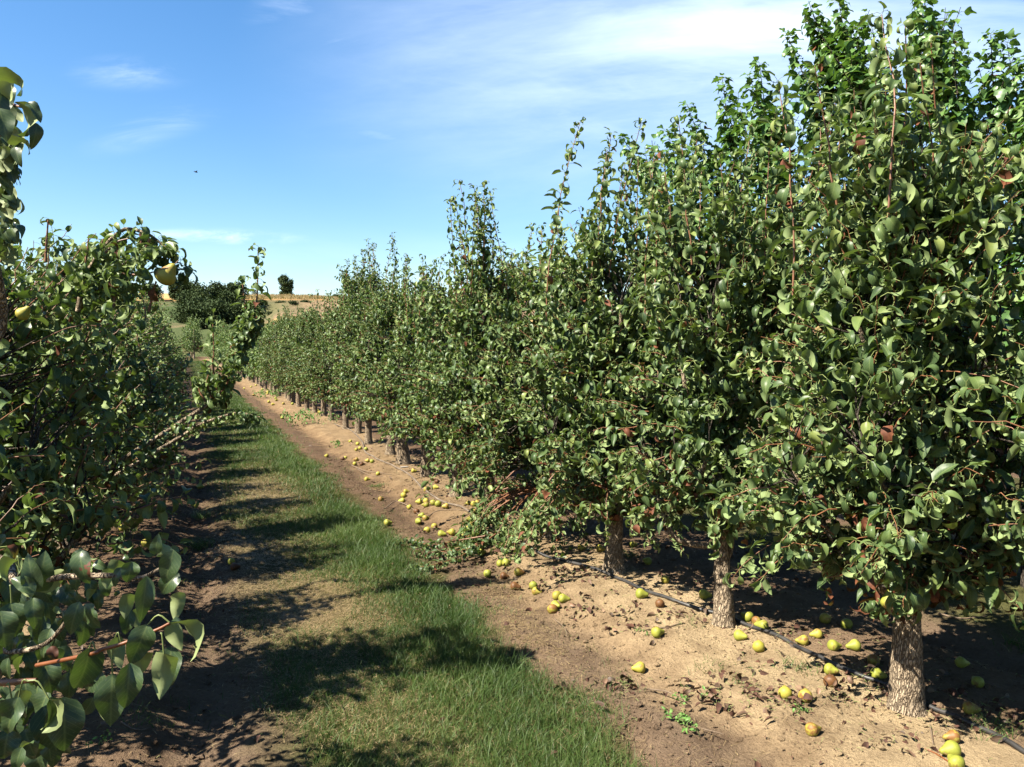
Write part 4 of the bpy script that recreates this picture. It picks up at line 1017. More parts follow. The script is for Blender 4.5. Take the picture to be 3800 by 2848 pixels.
# ------------------------------------------------------------------ litter, clods
def litter():
    rs = np.random.RandomState(21); lv = Leaves(22)
    n = 5200; x = rs.uniform(-1.7, 4.6, n); y = 2.2+rs.rand(n)**1.4*11
    d = np.minimum(abs(x-x0), abs(x-LX)); w = np.exp(-(d/.75)**2)*.9+.10; clump = sstep(.42, .62, fbm(x*2.5, y*2.5, 2))
    keep = rs.rand(n) < w*(.25+.9*clump)*np.where((x > .3) & (x < 1.6), .15, 1); x, y = x[keep], y[keep]; m = len(x)
    az = rs.rand(m)*6.28; Y = np.stack([np.cos(az), np.sin(az), rs.uniform(-.1, .35, m)], 1); Z = np.array([0, 0, 1.])+rs.randn(m, 3)*.5
    lv.add(np.stack([x, y, ground_h(x, y)+.012], 1), Y, Z, rs.uniform(.035, .062, m), rs.rand(m), np.where(rs.rand(m) < .5, 1., .2))
    n = 20000; x = rs.uniform(-1.7, 4.6, n); y = 2.3+rs.rand(n)**1.3*9; d = np.minimum(abs(x-x0), abs(x-LX)); keep = rs.rand(n) < (np.exp(-(d/1.0)**2)*.8+.12)*np.where((x > .25) & (x < 1.65), .2, 1)*(.25+sstep(.4, .62, fbm(x*3, y*3, 3))); x, y = x[keep], y[keep]; m = len(x)
    az = rs.rand(m)*6.28; lv.add(np.stack([x, y, ground_h(x, y)+.006], 1), np.stack([np.cos(az), np.sin(az), rs.uniform(-.1, .3, m)], 1), np.array([0, 0, 1.])+rs.randn(m, 3)*.6, rs.uniform(.007, .022, m), rs.rand(m), np.where(rs.rand(m) < .4, 1., .2))
    # named heaps
    for px, py, k, sp in ((2313, 2550, 26, .05), (2640, 2580, 34, .10), (2780, 2570, 24, .08), (2930, 2605, 22, .06), (3130, 2600, 14, .05), (2160, 2262, 22, .07), (2340, 2330, 16, .08),
                          (3200, 2510, 30, .08), (2900, 2360, 14, .08), (3700, 2650, 20, .1), (1990, 2165, 18, .1), (2060, 2125, 40, .18), (2330, 2260, 8, .05), (3370, 2780, 6, .05),
                          (2800, 2480, 8, .05), (2500, 2290, 14, .1), (3480, 2640, 30, .15), (1820, 2120, 26, .12), (1560, 2110, 20, .15), (2200, 2600, 20, .2)):
        k = int(k*1.7); p = gp(px, py); q = p[:2]+rs.randn(k, 2)*sp; az = rs.rand(k)*6.28
        lv.add(np.stack([q[:, 0], q[:, 1], ground_h(q[:, 0], q[:, 1])+rs.uniform(.006, .022, k)], 1), np.stack([np.cos(az), np.sin(az), rs.uniform(-.2, .5, k)], 1),
               np.array([0, 0, 1.])+rs.randn(k, 3)*.7, rs.uniform(.035, .062, k), rs.rand(k), np.where(rs.rand(k) < .5, 1., .2))
    tag(link('leaf_litter', lv.mesh('leaf_litter', 'mid', M_litter)), 'curled brown dead leaves scattered under the trees', 'leaf litter', kind='stuff')
    # clods
    ico = np.array([[0, 0, 1], [.9, 0, .4], [.28, .85, .4], [-.72, .52, .4], [-.72, -.52, .4], [.28, -.85, .4], [.72, .52, -.4], [-.28, .85, -.4], [-.9, 0, -.4], [-.28, -.85, -.4], [.72, -.52, -.4], [0, 0, -1]])
    fc = np.array([[0, 1, 2], [0, 2, 3], [0, 3, 4], [0, 4, 5], [0, 5, 1], [1, 6, 2], [2, 7, 3], [3, 8, 4], [4, 9, 5], [5, 10, 1], [6, 7, 2], [7, 8, 3], [8, 9, 4], [9, 10, 5], [10, 6, 1]])
    n = 34000; x = rs.uniform(-1.8, 4.6, n); y = 2.2+rs.rand(n)**1.3*10
    f = (x-ROWX) % PERIOD; w = np.where((f > 1.2) & (f < 2.5), .04, .55)+.5*np.exp(-((f-2.9)/.3)**2)+.4*np.exp(-((f-1.0)/.3)**2)
    keep = rs.rand(n) < w*(.3+sstep(.4, .65, fbm(x*2, y*2, 3))); x, y = x[keep], y[keep]; m = len(x)
    s = rs.uniform(.003, .010, m)*np.where(rs.rand(m) < .08, 2.3, 1)
    V = ico[None]*s[:, None, None]*rs.uniform(.55, 1.3, (m, 12, 1))*np.array([1, 1, .7]); V = V+np.stack([x, y, ground_h(x, y)+s*.25], 1)[:, None]
    me = mesh_np('soil_clods', V.reshape(-1, 3), (fc[None]+(np.arange(m)*12)[:, None, None]).reshape(-1, 3), M_soil, smooth=False)
    tag(link('soil_clods', me), 'crumbly clods of dry soil on the ridges and wheel tracks', 'soil clods', kind='stuff')
litter()

# ------------------------------------------------------------------ hose, sticks
def ground_curve(pts, r, k, n, mat, name, label, cat, group=None, rise=1.0, rough=0.0, taper=1.0):
    P = np.array([gp(a, b) for a, b in pts]); o = P[0].copy(); C = curve(P, n)
    C[:, 2] = np.maximum(C[:, 2]*0+ground_h(C[:, 0], C[:, 1]), 0)+r*rise
    for _ in range(2): C[1:-1, 2] = (C[:-2, 2]+C[1:-1, 2]+C[2:, 2])/3
    C[:, 2] = np.maximum(C[:, 2], ground_h(C[:, 0], C[:, 1])+r*.4)
    t = Tubes(); t.add(C-o, np.linspace(r, r*taper, n), k, 3, rough)
    return tag(link(name, t.mesh(name, mat), loc=tuple(o)), label, cat, group)
ground_curve([(3990, 2900), (3799, 2799), (3716, 2748), (3577, 2685), (3438, 2622), (3293, 2552), (3192, 2514), (3053, 2451), (2926, 2388), (2800, 2337), (2700, 2298), (2635, 2277),
              (2506, 2236), (2379, 2192), (2272, 2144), (2112, 2092), (2060, 2080), (1990, 2050)], .011, 12, 160, M_hose, 'irrigation_hose',
             'black drip irrigation hose running along the foot of the near trunks', 'hose', 'drip irrigation hoses')
ground_curve([(1905, 2010), (1830, 1970), (1800, 1950), (1740, 1903), (1700, 1882), (1650, 1868), (1600, 1840), (1563, 1810), (1530, 1775), (1463, 1735), (1425, 1716), (1390, 1700), (1355, 1678), (1342, 1640), (1300, 1600), (1240, 1575)],
             .011, 10, 110, M_hosed, 'irrigation_hose', 'pale dusty hose bending through the scattered pears', 'hose', 'drip irrigation hoses')
c1 = lambda P: [(1200+a*.3166, 1450+b*.3166) for a, b in P]
c5 = lambda P: [(2000+a*.632, 1800+b*.632) for a, b in P]
c6 = lambda P: [(2800+a*.632, 1800+b*.632) for a, b in P]
SG = 'dry prunings on the soil'
for P, r, lb in ((c1([(720, 1410), (840, 1360), (950, 1355), (1040, 1385), (1130, 1490)]), .006, 'bowed pale stick ending among the scattered pears'),
                 (c1([(1150, 1520), (1350, 1480), (1560, 1435), (1840, 1435)]), .005, 'long thin stick running to the right from the lowest pears'),
                 (c1([(330, 905), (500, 950), (650, 975), (800, 990)]), .006, 'upper of two thin pale sticks on the crumbly ridge'),
                 (c1([(400, 960), (560, 1000), (700, 1040)]), .005, 'lower of two thin pale sticks on the crumbly ridge'),
                 (c5([(640, 1215), (760, 1265), (880, 1305)]), .004, 'thin bent twig beside the small seedling'),
                 (c5([(950, 1450), (1080, 1520)]), .003, 'straight dry stalk right of the bushy little weed'),
                 (c5([(690, 845), (780, 835), (850, 815)]), .006, 'short rough stick left of the second trunk'),
                 (c5([(90, 810), (150, 870), (165, 920)]), .003, 'thin dry stalk left of the pear ringed by weeds'),
                 (c6([(1030, 1415), (1045, 1500), (1057, 1565)]), .004, 'upright lying straw stick below the nearest trunk'),
                 (c6([(1080, 760), (1220, 790), (1360, 775)]), .006, 'forked dry branch in the shade right of the nearest trunk'),
                 ([(980, 2290), (1010, 2310), (1060, 2330)], .003, 'dry stalk on the dark left wheel track'),
                 ([(450, 2690), (520, 2712), (560, 2705)], .004, 'pale twig on soil under the lower left leaves')):
    ground_curve(P, r, 6, 24, M_stick, 'stick', lb, 'stick', SG, rough=.12, taper=.5)
ground_curve(c6([(1000, 1553), (1060, 1580), (1140, 1630)]), .003, 6, 16, M_twigo, 'stick', 'thin red stalk touching the long necked pear at lower right', 'stick', SG)
t = Tubes(); A_ = gp(362, 2032); B_ = pt(432, 1850, 6.9); t.add(np.linspace(np.zeros(3), B_-A_, 6), .013, 8); tag(link('stake', t.mesh('stake', M_stub), loc=tuple(A_)), 'thin grey stake leaning under the left row', 'stake')
p = gp(1500, 1737); V = np.array([[-.05, -.012, .01], [.05, -.012, .012], [.055, .014, .012], [-.048, .014, .01], [-.05, -.012, .014], [.05, -.012, .018], [.055, .014, .016], [-.048, .014, .015]])
tag(link('paper_scrap', mesh_np('paper_scrap', V, np.array([[0, 3, 2, 1], [4, 5, 6, 7], [0, 1, 5, 4], [1, 2, 6, 5], [2, 3, 7, 6], [3, 0, 4, 7]]), M_white, smooth=False), loc=tuple(p)), 'small white scrap lying at the foot of the leaning trunk', 'scrap')

# fallen branch
def fallen():
    lv, tw = Leaves(61), Tubes(); rs = np.random.RandomState(62); org = gp(1850, 2060)
    stems = [[(1960, 2020), (1880, 2016), (1800, 2055), (1700, 2105), (1600, 2125), (1545, 2120)], [(1880, 2016), (1846, 1972), (1790, 1985), (1751, 2000), (1700, 2020)],
             [(1800, 2055), (1690, 2060), (1600, 2065), (1530, 2030), (1470, 2035)], [(1850, 2040), (1760, 2080), (1640, 2080), (1545, 2070)]]
    for s_ in stems:
        P = np.array([gp(a, b) for a, b in s_]); P[:, 2] += np.linspace(.14, .03, len(P)); C = curve(P, 22)-org; tw.add(C, np.linspace(.007, .002, 22), 6)
        lv.shoot(C, .010, .062, .12, hue=.2, dry=.05, jit=.6)
        for q in C[3::2]: lv.cluster(q+[0, 0, .01], 4, .058, rs.randn(3)+[0, 0, .5], hue=.2)
    P = np.concatenate(lv.P); e = empty('fallen_branch', tuple(org)); tag(e, 'broken leafy branch lying on the soil between grass and trunks', 'branch')
    link('stem', tw.mesh('stem', M_twig), e); link('foliage', lv.mesh('foliage', 'hi', M_leaf), e)
fallen()

# ------------------------------------------------------------------ pears
def pear_mesh(key, k=0):
    rs = np.random.RandomState(700+k); n = 22; th = np.linspace(0, 1, n)
    zz = np.array([0, .015, .05, .14, .28, .42, .55, .68, .80, .90, .97, 1.0]); rr_ = np.array([0.0, .20, .40, .62, .76, .75, .62, .46, .34, .26, .17, 0.0])*.5
    s = np.linspace(0, 1, n)**1.0; z = np.interp(s, np.linspace(0, 1, len(zz)), zz); r = np.interp(z, zz, rr_)
    r[1:-1] = (r[:-2]+2*r[1:-1]+r[2:])/4
    Ln = rs.uniform(.096, .112); wk = rs.uniform(.80, .95) if k else .86
    bend = rs.uniform(-.1, .1); C = np.stack([bend*Ln*(z**2), 0*z, z*Ln-.36*Ln], 1)
    t = Tubes(); t.add(C, np.maximum(r, .004)*Ln*wk/ .8, 18, k, .05)
    return mesh_np('pear', np.concatenate(t.V), np.concatenate(t.F), M_pear[key], None)
PM = {(c, k): pear_mesh(c, k) for c in 'gysb' for k in range(3)}
st = Tubes(); st.add(curve([[0, 0, .058], [.002, 0, .070], [.008, 0, .084]], 5), .0016, 5); STEM = st.mesh('stem', M_twig)
def pear(pos, neck, c, label, group, k=0, sc=1.0, roll=0.0, tilt=0.0):
    """neck = direction the neck points (unit vector)"""
    e = link('pear', PM[(c, k % 3)], loc=tuple(pos)); q = Vector(neck).to_track_quat('Z', 'Y'); e.rotation_mode = 'QUATERNION'; e.rotation_quaternion = q
    e.scale = (sc,)*3; tag(e, label, 'pear', group); s = link('stem', STEM, e); return e
GP_ = 'windfall pears on the soil'
# px, py, image angle of the neck (0 right, 90 up/away, -1 faces us), colour, label
SC = 'yellow green pear in the scatter on the soil beside the pale hose'
PL = [
 (2832, 2328, 150, 'g', 'round green pear touching the hose right of the second trunk'), (2807, 2308, 40, 's', 'brown blotched pear tucked behind the hose by second trunk'),
 (2777, 2295, 120, 'g', 'dark shaded green pear close to the right of the second trunk'), (3034, 2358, 180, 'y', 'yellow pear with neck to the left, above the hose midway'),
 (2983, 2382, 170, 's', 'brown stained pear just above the hose, below a yellow one'), (3091, 2403, 5, 'g', 'green pear with its neck to the right, above the hose'),
 (3173, 2403, 185, 'g', 'green pear with neck to the left, nearest above the black hose shade'), (3078, 2492, -40, 'g', 'bright pear with neck down right, touching the hose from in front'),
 (3082, 2540, -1, 'b', 'brown rotten pear in front of the hose'), (3242, 2457, 60, 's', 'dark pear behind the hose in shade, left of nearest trunk'),
 (3252, 2511, -35, 'g', 'half shaded green pear against the left side of nearest trunk'), (2914, 2582, -1, 'y', 'left one of two round pears on open soil by dead leaves'),
 (2988, 2594, -1, 's', 'right one of two round pears on open soil, brown eye'), (3012, 2719, 20, 's', 'yellow and brown pear alone on pale soil below the nearest trunk'),
 (3538, 2745, 175, 's', 'spotted pear topmost of the three at the lower right'), (3533, 2798, 190, 'g', 'long necked pear in the middle of three at lower right'),
 (3549, 2846, 100, 'g', 'pear cut by the bottom edge of the picture'), (3596, 2640, -20, 's', 'large yellow brown pear right of the nearest trunk above the hose'),
 (3628, 2540, 88, 'g', 'shaded green pear with neck up, right of the nearest trunk'), (3141, 2321, 80, 'g', 'shaded pear standing under the nearest tree leaves'),
 (3062, 2301, 30, 's', 'dappled brown pear in the dark between first and second trunks'), (3565, 2465, 0, 'g', 'small pear in deep shade behind the nearest trunk'),
 (2376, 2207, -12, 'g', 'green pear pointing right, just in front of the hose'), (2612, 2210, 0, 'g', 'green pear half hidden behind the left side of second trunk'),
 (2436, 2371, 20, 'g', 'green pear among sprigs of weed on pale soil'), (2376, 2486, 186, 'y', 'large yellow pear lying alone near the grass, neck to the left'),
 (2743, 2365, -50, 'g', 'bright green pear right at the foot of the second trunk'), (2815, 2409, -1, 'y', 'round pear with brown end facing us, below the hose'),
 (2468, 2151, 60, 's', 'small pear in dead leaves above the hose, light patch'), (2449, 2243, -1, 'b', 'dark brown rotten pear beside the hose'),
 (2404, 2082, 130, 'g', 'pear in deep shade right of the third trunk'), (2348, 2016, 20, 'g', 'dappled pear in the shade behind the third trunk'),
 (2155, 2030, 10, 's', 'orange yellow pear in shade left of third trunk'), (2226, 2034, 0, 's', 'orange yellow pear touching the left of the third trunk'),
 (1909, 2177, -15, 'b', 'brown pear with pointed neck to the right, near the fallen branch'), (1979, 2174, 90, 'g', 'upper one of two touching pears right of the brown one'),
 (1988, 2195, -30, 's', 'lower one of two touching pears right of the brown one'), (2067, 2214, 120, 's', 'spotted pear with grass sprig in front, back left of pair'),
 (2088, 2224, -10, 'g', 'spotted green pear with a grass sprig, right of the pair'), (2060, 2246, -50, 'g', 'bright long necked pear pointing down right'),
 (2050, 2265, -1, 's', 'small round pear in front of the long necked one'), (1809, 2128, 60, 'g', 'green pear at the lower edge of the fallen branch'),
 (1922, 2122, -5, 's', 'mushy pinkish pear with long neck beneath the drooping leaves'), (1868, 2135, 0, 'b', 'small brown pear beside the mushy one'),
 (1785, 2048, 30, 'g', 'green pear showing through the fallen branch leaves'), (1760, 2042, 170, 's', 'orange tinged pear left of the green one in the fallen branch'),
 (1782, 2032, 60, 'b', 'red brown pear on top of the pair inside the fallen branch'), (1855, 2087, 0, 'g', 'bright pear piece under the fallen branch, left'),
 (1877, 2087, 40, 'g', 'bright pear under the fallen branch, right'), (1741, 1926, 230, 'g', 'green pear with neck down left near the end of the pale hose'),
 (1751, 1948, 20, 'y', 'yellow pear in the heap by the end of the pale hose'), (1735, 1958, 150, 'g', 'left pear of the heap by the end of the pale hose'),
 (1768, 1961, 230, 'y', 'pear at the right front of the heap by the pale hose'), (1790, 1945, 0, 'b', 'brown pear on the pale hose end'), (1781, 1974, 0, 'g', 'pear under leaves below the heap by the hose'),
 (1730, 1982, 185, 'g', 'pear lying flat with neck left below the heap'), (1732, 2013, 60, 'g', 'small pear above the fallen branch, far left'),
 (1738, 1861, 200, 's', 'left of three pears by the fifth trunk'), (1757, 1866, 30, 's', 'middle of three pears by the fifth trunk'), (1773, 1858, 20, 'y', 'right of three pears by the fifth trunk'),
 (1759, 1894, 80, 'g', 'shaded pear in front of the three by the fifth trunk'),
 (1505, 1818, 0, 's', 'top pear of a column of three left of the pale hose'), (1498, 1833, 80, 'y', 'middle pear of a column of three left of the hose'), (1494, 1852, 200, 'y', 'lowest pear of a column of three left of the hose'),
 (1558, 1856, 190, 'y', 'pear with long neck left, beside a round one near the hose'), (1581, 1860, 60, 'y', 'round pear right of the long necked one near the hose'),
 (1520, 1876, 140, 'y', 'large pear touched by the bowed stick'), (1545, 1892, 60, 'b', 'orange brown pear inside the bow of the stick'), (1583, 1884, 170, 'g', SC), (1607, 1889, 80, 'g', SC),
 (1626, 1875, 100, 'g', SC), (1656, 1875, 195, 'y', 'pear resting against the pale hose, neck to the left'), (1567, 1902, 190, 'g', SC), (1577, 1916, 40, 's', 'spotted round pear at the end of the bowed stick'),
 (1553, 1928, -70, 'g', 'green pear with neck down at the stick end'), (1612, 1949, 100, 's', 'golden pear alone at the front of the scatter'), (1585, 1963, 90, 'y', 'yellow pear left front of the scatter'),
 (1637, 1974, -20, 'g', 'pear with neck right at the front of the scatter'), (1678, 1976, 170, 's', 'brown faced pear farthest right at the front of the scatter'),
 (1412, 1845, 30, 's', 'single spotted pear on the crumbly edge of the wheel track'), (1403, 1751, 120, 'y', 'pale pear between the two thin sticks'), (1360, 1772, 10, 's', 'orange pear below the thin sticks'),
 (1580, 1810, 20, 's', 'orange cheeked pear right of the pale hose'), (1616, 1802, -40, 'y', 'yellow pear with neck down, near the sixth trunk'), (1436, 1936, 20, 'g', 'small green pear in the wheel track by the grass'),
 (1316, 1715, 60, 'y', 'yellow pear beside a red brown one in the middle distance'), (1342, 1715, 10, 'b', 'red brown pear in the middle distance'), (1365, 1705, 200, 'y', 'pear with neck left beside the dark hose bend'),
 (1380, 1705, 60, 'g', 'pear touching the dark hose bend'), (1282, 1689, 110, 'y', 'yellow pear leaning on a brown pear'), (1273, 1694, 190, 'b', 'brown pear under a yellow one'),
 (1322, 1655, 60, 's', 'left of three pears in a line near the far hose'), (1336, 1655, 60, 'y', 'middle of three pears in a line near the far hose'), (1358, 1658, 90, 'g', 'right of three pears in a line near the far hose'),
 (1327, 1639, 60, 'y', 'pear just above the line of three'), (1323, 1694, 180, 's', 'dull pear on soil left of the hose bend'), (1213, 1682, 160, 's', 'pear nearest the grass in the middle distance'),
 (1301, 1629, 170, 's', 'dull orange pear lying beyond the line of three'), (1621, 1781, 40, 'b', 'red brown pear between the sixth and seventh trunks'), (1534, 1740, 0, 'y', 'pear behind the white scrap'),
 (1568, 1737, 40, 'g', 'pear against the flared trunk foot'), (456, 1876, 60, 'g', 'green pear under the left row by the hanging twig'), (721, 1868, 60, 'g', 'round pear at the left edge of the grass'),
 (540, 2014, 70, 'y', 'yellow pear on soil behind the big left leaves'), (454, 1957, 40, 's', 'pear in the shade of the left row by long grass blades'), (741, 1800, 10, 'y', 'bright pear piece at the left grass edge farther on'),
 (616, 1780, 60, 'y', 'small yellow pear in the soil gap under the left row'), (424, 1922, 60, 'b', 'reddish pear under the left row'), (859, 2083, 120, 'g', 'shaded green pear in the left wheel track'),
 (868, 2102, 20, 'b', 'brown rotten pear in the left wheel track')]
for k, (px, py, an, c, lb) in enumerate(PL):
    p = gp(px, py+14*min(1, 900/(py-1100))); rs_ = random.Random(k)
    if an == -1:
        d = unit(np.array([p[0], p[1], 0]))*.9 + np.array([0, 0, rs_.uniform(.1, .35)])     # neck points away, round end to us
    else:
        a = R_(an); d = Rv*math.cos(a)+np.array([Fv[0], Fv[1], 0])*math.sin(a)*(1.0)+np.array([0, 0, -.10+.25*abs(math.sin(a))])
    d = unit(d); sc = rs_.uniform(.68, .86)
    pear((p[0], p[1], float(ground_h(p[0], p[1]))+.029*sc), d, c, lb, GP_, k, sc)
rs_ = random.Random(99)
for k in range(26):   # more windfalls far along the right row
    y = rs_.uniform(16, 34); x = x0+rs_.uniform(-.9, .6); a = rs_.uniform(0, 6.28)
    pear((x, y, float(ground_h(x, y))+.033), (math.cos(a), math.sin(a), 0), rs_.choice('gyys'), 'tiny looking yellow pear on the soil far along the right row', GP_, k)
GH = 'pears still hanging on the trees'
def hang(px, py, z, d, c, lb, sc=.85): pear(pt(px, py, z), unit(np.array(d, float)), c, lb, GH, 1, sc)
hang(615, 1026, 3.22, Rv*.62+np.array([0, 0, .8]), 'y', 'big yellow pear hanging from the arching left branch against the sky', 1.0)
hang(84, 1166, 3.0, Rv*.7+np.array([0, 0, .7]), 'y', 'yellow pear hanging among dark leaves at the left edge', .62)
hang(3299, 2235, 3.3, (0, 0, 1), 'g', 'green pear hanging in shade above the nearest trunk')
hang(3655, 705, 3.1, (0, 0, 1), 'g', 'green pear hanging high in the nearest right crown')
hang(2040, 1004, 6.6, (0, 0, 1), 'g', 'right pear of a small bunch near the right row top')
hang(2022, 1012, 6.6, (.2, 0, 1), 'g', 'left pear of a small bunch near the right row top')
hang(1386, 1440, 12.0, (0, 0, 1), 'b', 'orange brown pear hanging among dead leaves in the middle row')

# ------------------------------------------------------------------ hill and distance
def dirp(px, dist, h=0.0):
    a = PSI+math.atan((px-1900)/F_PX); return np.array([math.sin(a)*dist, math.cos(a)*dist, h])
def hill_h(dist, px):
    # y pixel of the ground at a given distance; heights follow from it
    q = (px-900)/900.0
    y1 = 1212+0*q; y2 = np.interp(px, [500, 990, 1040, 2200], [1200, 1190, 1150, 1150]); y3 = np.interp(px, [500, 850, 1200, 2200], [1140, 1130, 1122, 1128]); y4 = np.interp(px, [300, 900, 1180, 1270, 1700, 3000], [1085, 1096, 1100, 1110, 1108, 1120])
    ds = [118, 134, 138, 170, 172, 235, 262]; ys = [1321, y1+10, y2+25, y2-8, y3+3, y4, y4+6]
    yy = np.interp(dist, ds, ys); cosx = math.cos(math.atan((px-1900)/F_PX)); 
    return max(0.0, CH+(1280-yy)/F_PX*dist*cosx) if dist > 118 else 0.0
def hill():
    pxs = np.linspace(-1500, 6500, 321); ds = np.concatenate([[112], np.linspace(118, 262, 97), [300, 420]]); V = []
    for d in ds:
        for px in pxs:
            h = hill_h(min(d, 262), px) if d < 263 else hill_h(262, px)-(d-262)*.06
            n = float(fbm(px*.02, d*.35, 3)-.5); amp = .9*sstep(125, 140, d)*(1-sstep(158, 240, d)*.85)
            q = dirp(px, d, h+n*amp); V.append(q if d > 118 else [q[0], q[1], -.3])
    n = len(pxs); m = len(ds); i = (np.arange(m-1)[:, None]*n+np.arange(n-1)[None]).ravel()
    mt, nt, L = mat_new('hillside'); tc = _n(nt, 'ShaderNodeTexCoord'); at = _n(nt, 'ShaderNodeAttribute', attribute_name='var'); sp = _n(nt, 'ShaderNodeSeparateColor'); L(at.outputs['Color'], sp.inputs[0])
    V_ = tc.outputs['Object']; n1 = noise(nt, L, V_, .12, 4); kk_ = 1.5; n2 = noise(nt, L, V_, 1.2, 5, .7)
    dd = mathn(nt, L, 'ADD', sp.outputs[0], mathn(nt, L, 'MULTIPLY', mathn(nt, L, 'SUBTRACT', n1, .5), .10))
    col = ramp(nt, dd, [(0, (.13, .085, .045)), (.12, (.26, .18, .08)), (.17, (.19, .13, .085)), (.36, (.21, .145, .095)), (.44, (.19, .13, .08)), (.52, (.17, .12, .07)), (.60, (.26, .155, .065)), (.66, (.34, .25, .11)), (1, (.36, .27, .13))], L)
    col = mix(nt, L, 1.0, col, ramp(nt, n2, [(.3, (.72, .70, .66)), (.7, (1.15, 1.15, 1.1))], L), 'MULTIPLY')
    g = mathn(nt, L, 'MULTIPLY', sp.outputs[1], ramp(nt, n1, [(.35, (.5, .5, .5)), (.5, (1, 1, 1))], L)); col = mix(nt, L, g, col, (.05, .07, .028))
    b = _n(nt, 'ShaderNodeBsdfPrincipled'); col = alb(nt, L, col, kk_); L(col, b.inputs['Base Color']); b.inputs['Roughness'].default_value = .95; b.inputs['Specular IOR Level'].default_value = .05
    bp = _n(nt, 'ShaderNodeBump'); bp.inputs['Strength'].default_value = .7; bp.inputs['Distance'].default_value = .5; L(n2, bp.inputs['Height']); L(bp.outputs[0], b.inputs['Normal'])
    o = _n(nt, 'ShaderNodeOutputMaterial'); L(b.outputs[0], o.inputs[0])
    A = np.zeros((m*n, 4)); D, PX = np.meshgrid(ds, pxs, indexing='ij'); A[:, 0] = np.clip((D-118)/(262-118), 0, 1).ravel()
    yy = np.interp(D, [138, 170, 200, 262], [1, 1, .9, .0]); A[:, 1] = (sstep(1290, 900, PX)*sstep(138, 160, D)*(1-sstep(188, 205, D))*np.where(PX > 900, .9, 1)).ravel()
    A[:, 1] = np.maximum(A[:, 1], ((.55+.4*(D < 140))*sstep(1030, 980, PX)*(D < 200)).ravel())
    tag(link('hillside', mesh_np('hillside', np.array(V), np.stack([i, i+n, i+n+1, i+1], -1), mt, A)), kind='structure', label='stubble hill with bare banks beyond the orchard')
hill()
def clump_tree(name, label, base, h, w, n, ls, seed, group=None, shape='round', cat='tree', lowcrown=.05):
    rs = np.random.RandomState(seed); lv = Leaves(seed); wood = Tubes()
    wood.add(curve([[0, 0, -.5], [0, 0, h*.3], [w*.03, 0, h*.7]], 8), np.linspace(h*.035, h*.012, 8), 8, 1, .1)
    nb = 18 if shape == 'round' else 12
    if shape == 'round':
        cs = []
        for k in range(nb):
            ph = rs.rand()*6.28; r = rs.uniform(0, .34)*w; z = (.16+.66*(k+.5)/nb)*h; cs.append((np.array([math.cos(ph)*r, math.sin(ph)*r, z]), rs.uniform(.2, .3)*w, rs.uniform(.14, .2)*h))
    else:
        cs = [(np.array([rs.uniform(-.24, .24)*w, rs.uniform(-.2, .2)*w, (k+.8)/nb*h*.9+.06*h]), w*rs.uniform(.20, .34)*(1.05-.45*(k/nb)**3), h*rs.uniform(.09, .13)) for k in range(nb)]
    for c, rx, rz in cs:
        m = n//nb; d = unit(rs.randn(m, 3)); rr2 = rs.uniform(.6, 1.05, m)**.5; P = c+d*rr2[:, None]*np.array([rx, rx, rz])
        P = P[P[:, 2] > h*lowcrown]; m = len(P); dd = unit(P-c)
        lv.add(P, unit(dd+rs.randn(m, 3)*.5), np.array([0, 0, 1.])+rs.randn(m, 3)*.4, ls*rs.uniform(.7, 1.3, m), np.clip(rs.uniform(.2, .7)+rs.randn(m)*.15, 0, 1), 0.0)
        wood.add(curve([[0, 0, h*.2], c*.6, c], 5), np.linspace(h*.012, h*.003, 5), 5)
    e = empty(name, tuple(base)); tag(e, label, cat, group); link('trunk', wood.mesh('trunk', M_barkd), e); link('crown', lv.mesh('crown', 'low', M_tree), e)
    return e
def on_hill(px, d): return dirp(px, d, hill_h(d, px)-.2)
def sz(pix, d): return pix/F_PX*d
b = on_hill(1066, 240); clump_tree('poplar_tree', 'dense columnar poplar alone on the skyline of the stubble hill', b, sz(72, 240), sz(58, 240), 4200, .50, 51, shape='col')
clump_tree('small_tree', 'tiny spreading tree on the skyline behind the tall orange shoots', on_hill(951, 245), sz(26, 245), sz(26, 245), 260, .30, 52, lowcrown=.35)
HB = 'dark trees at the foot of the hill'
k = 0
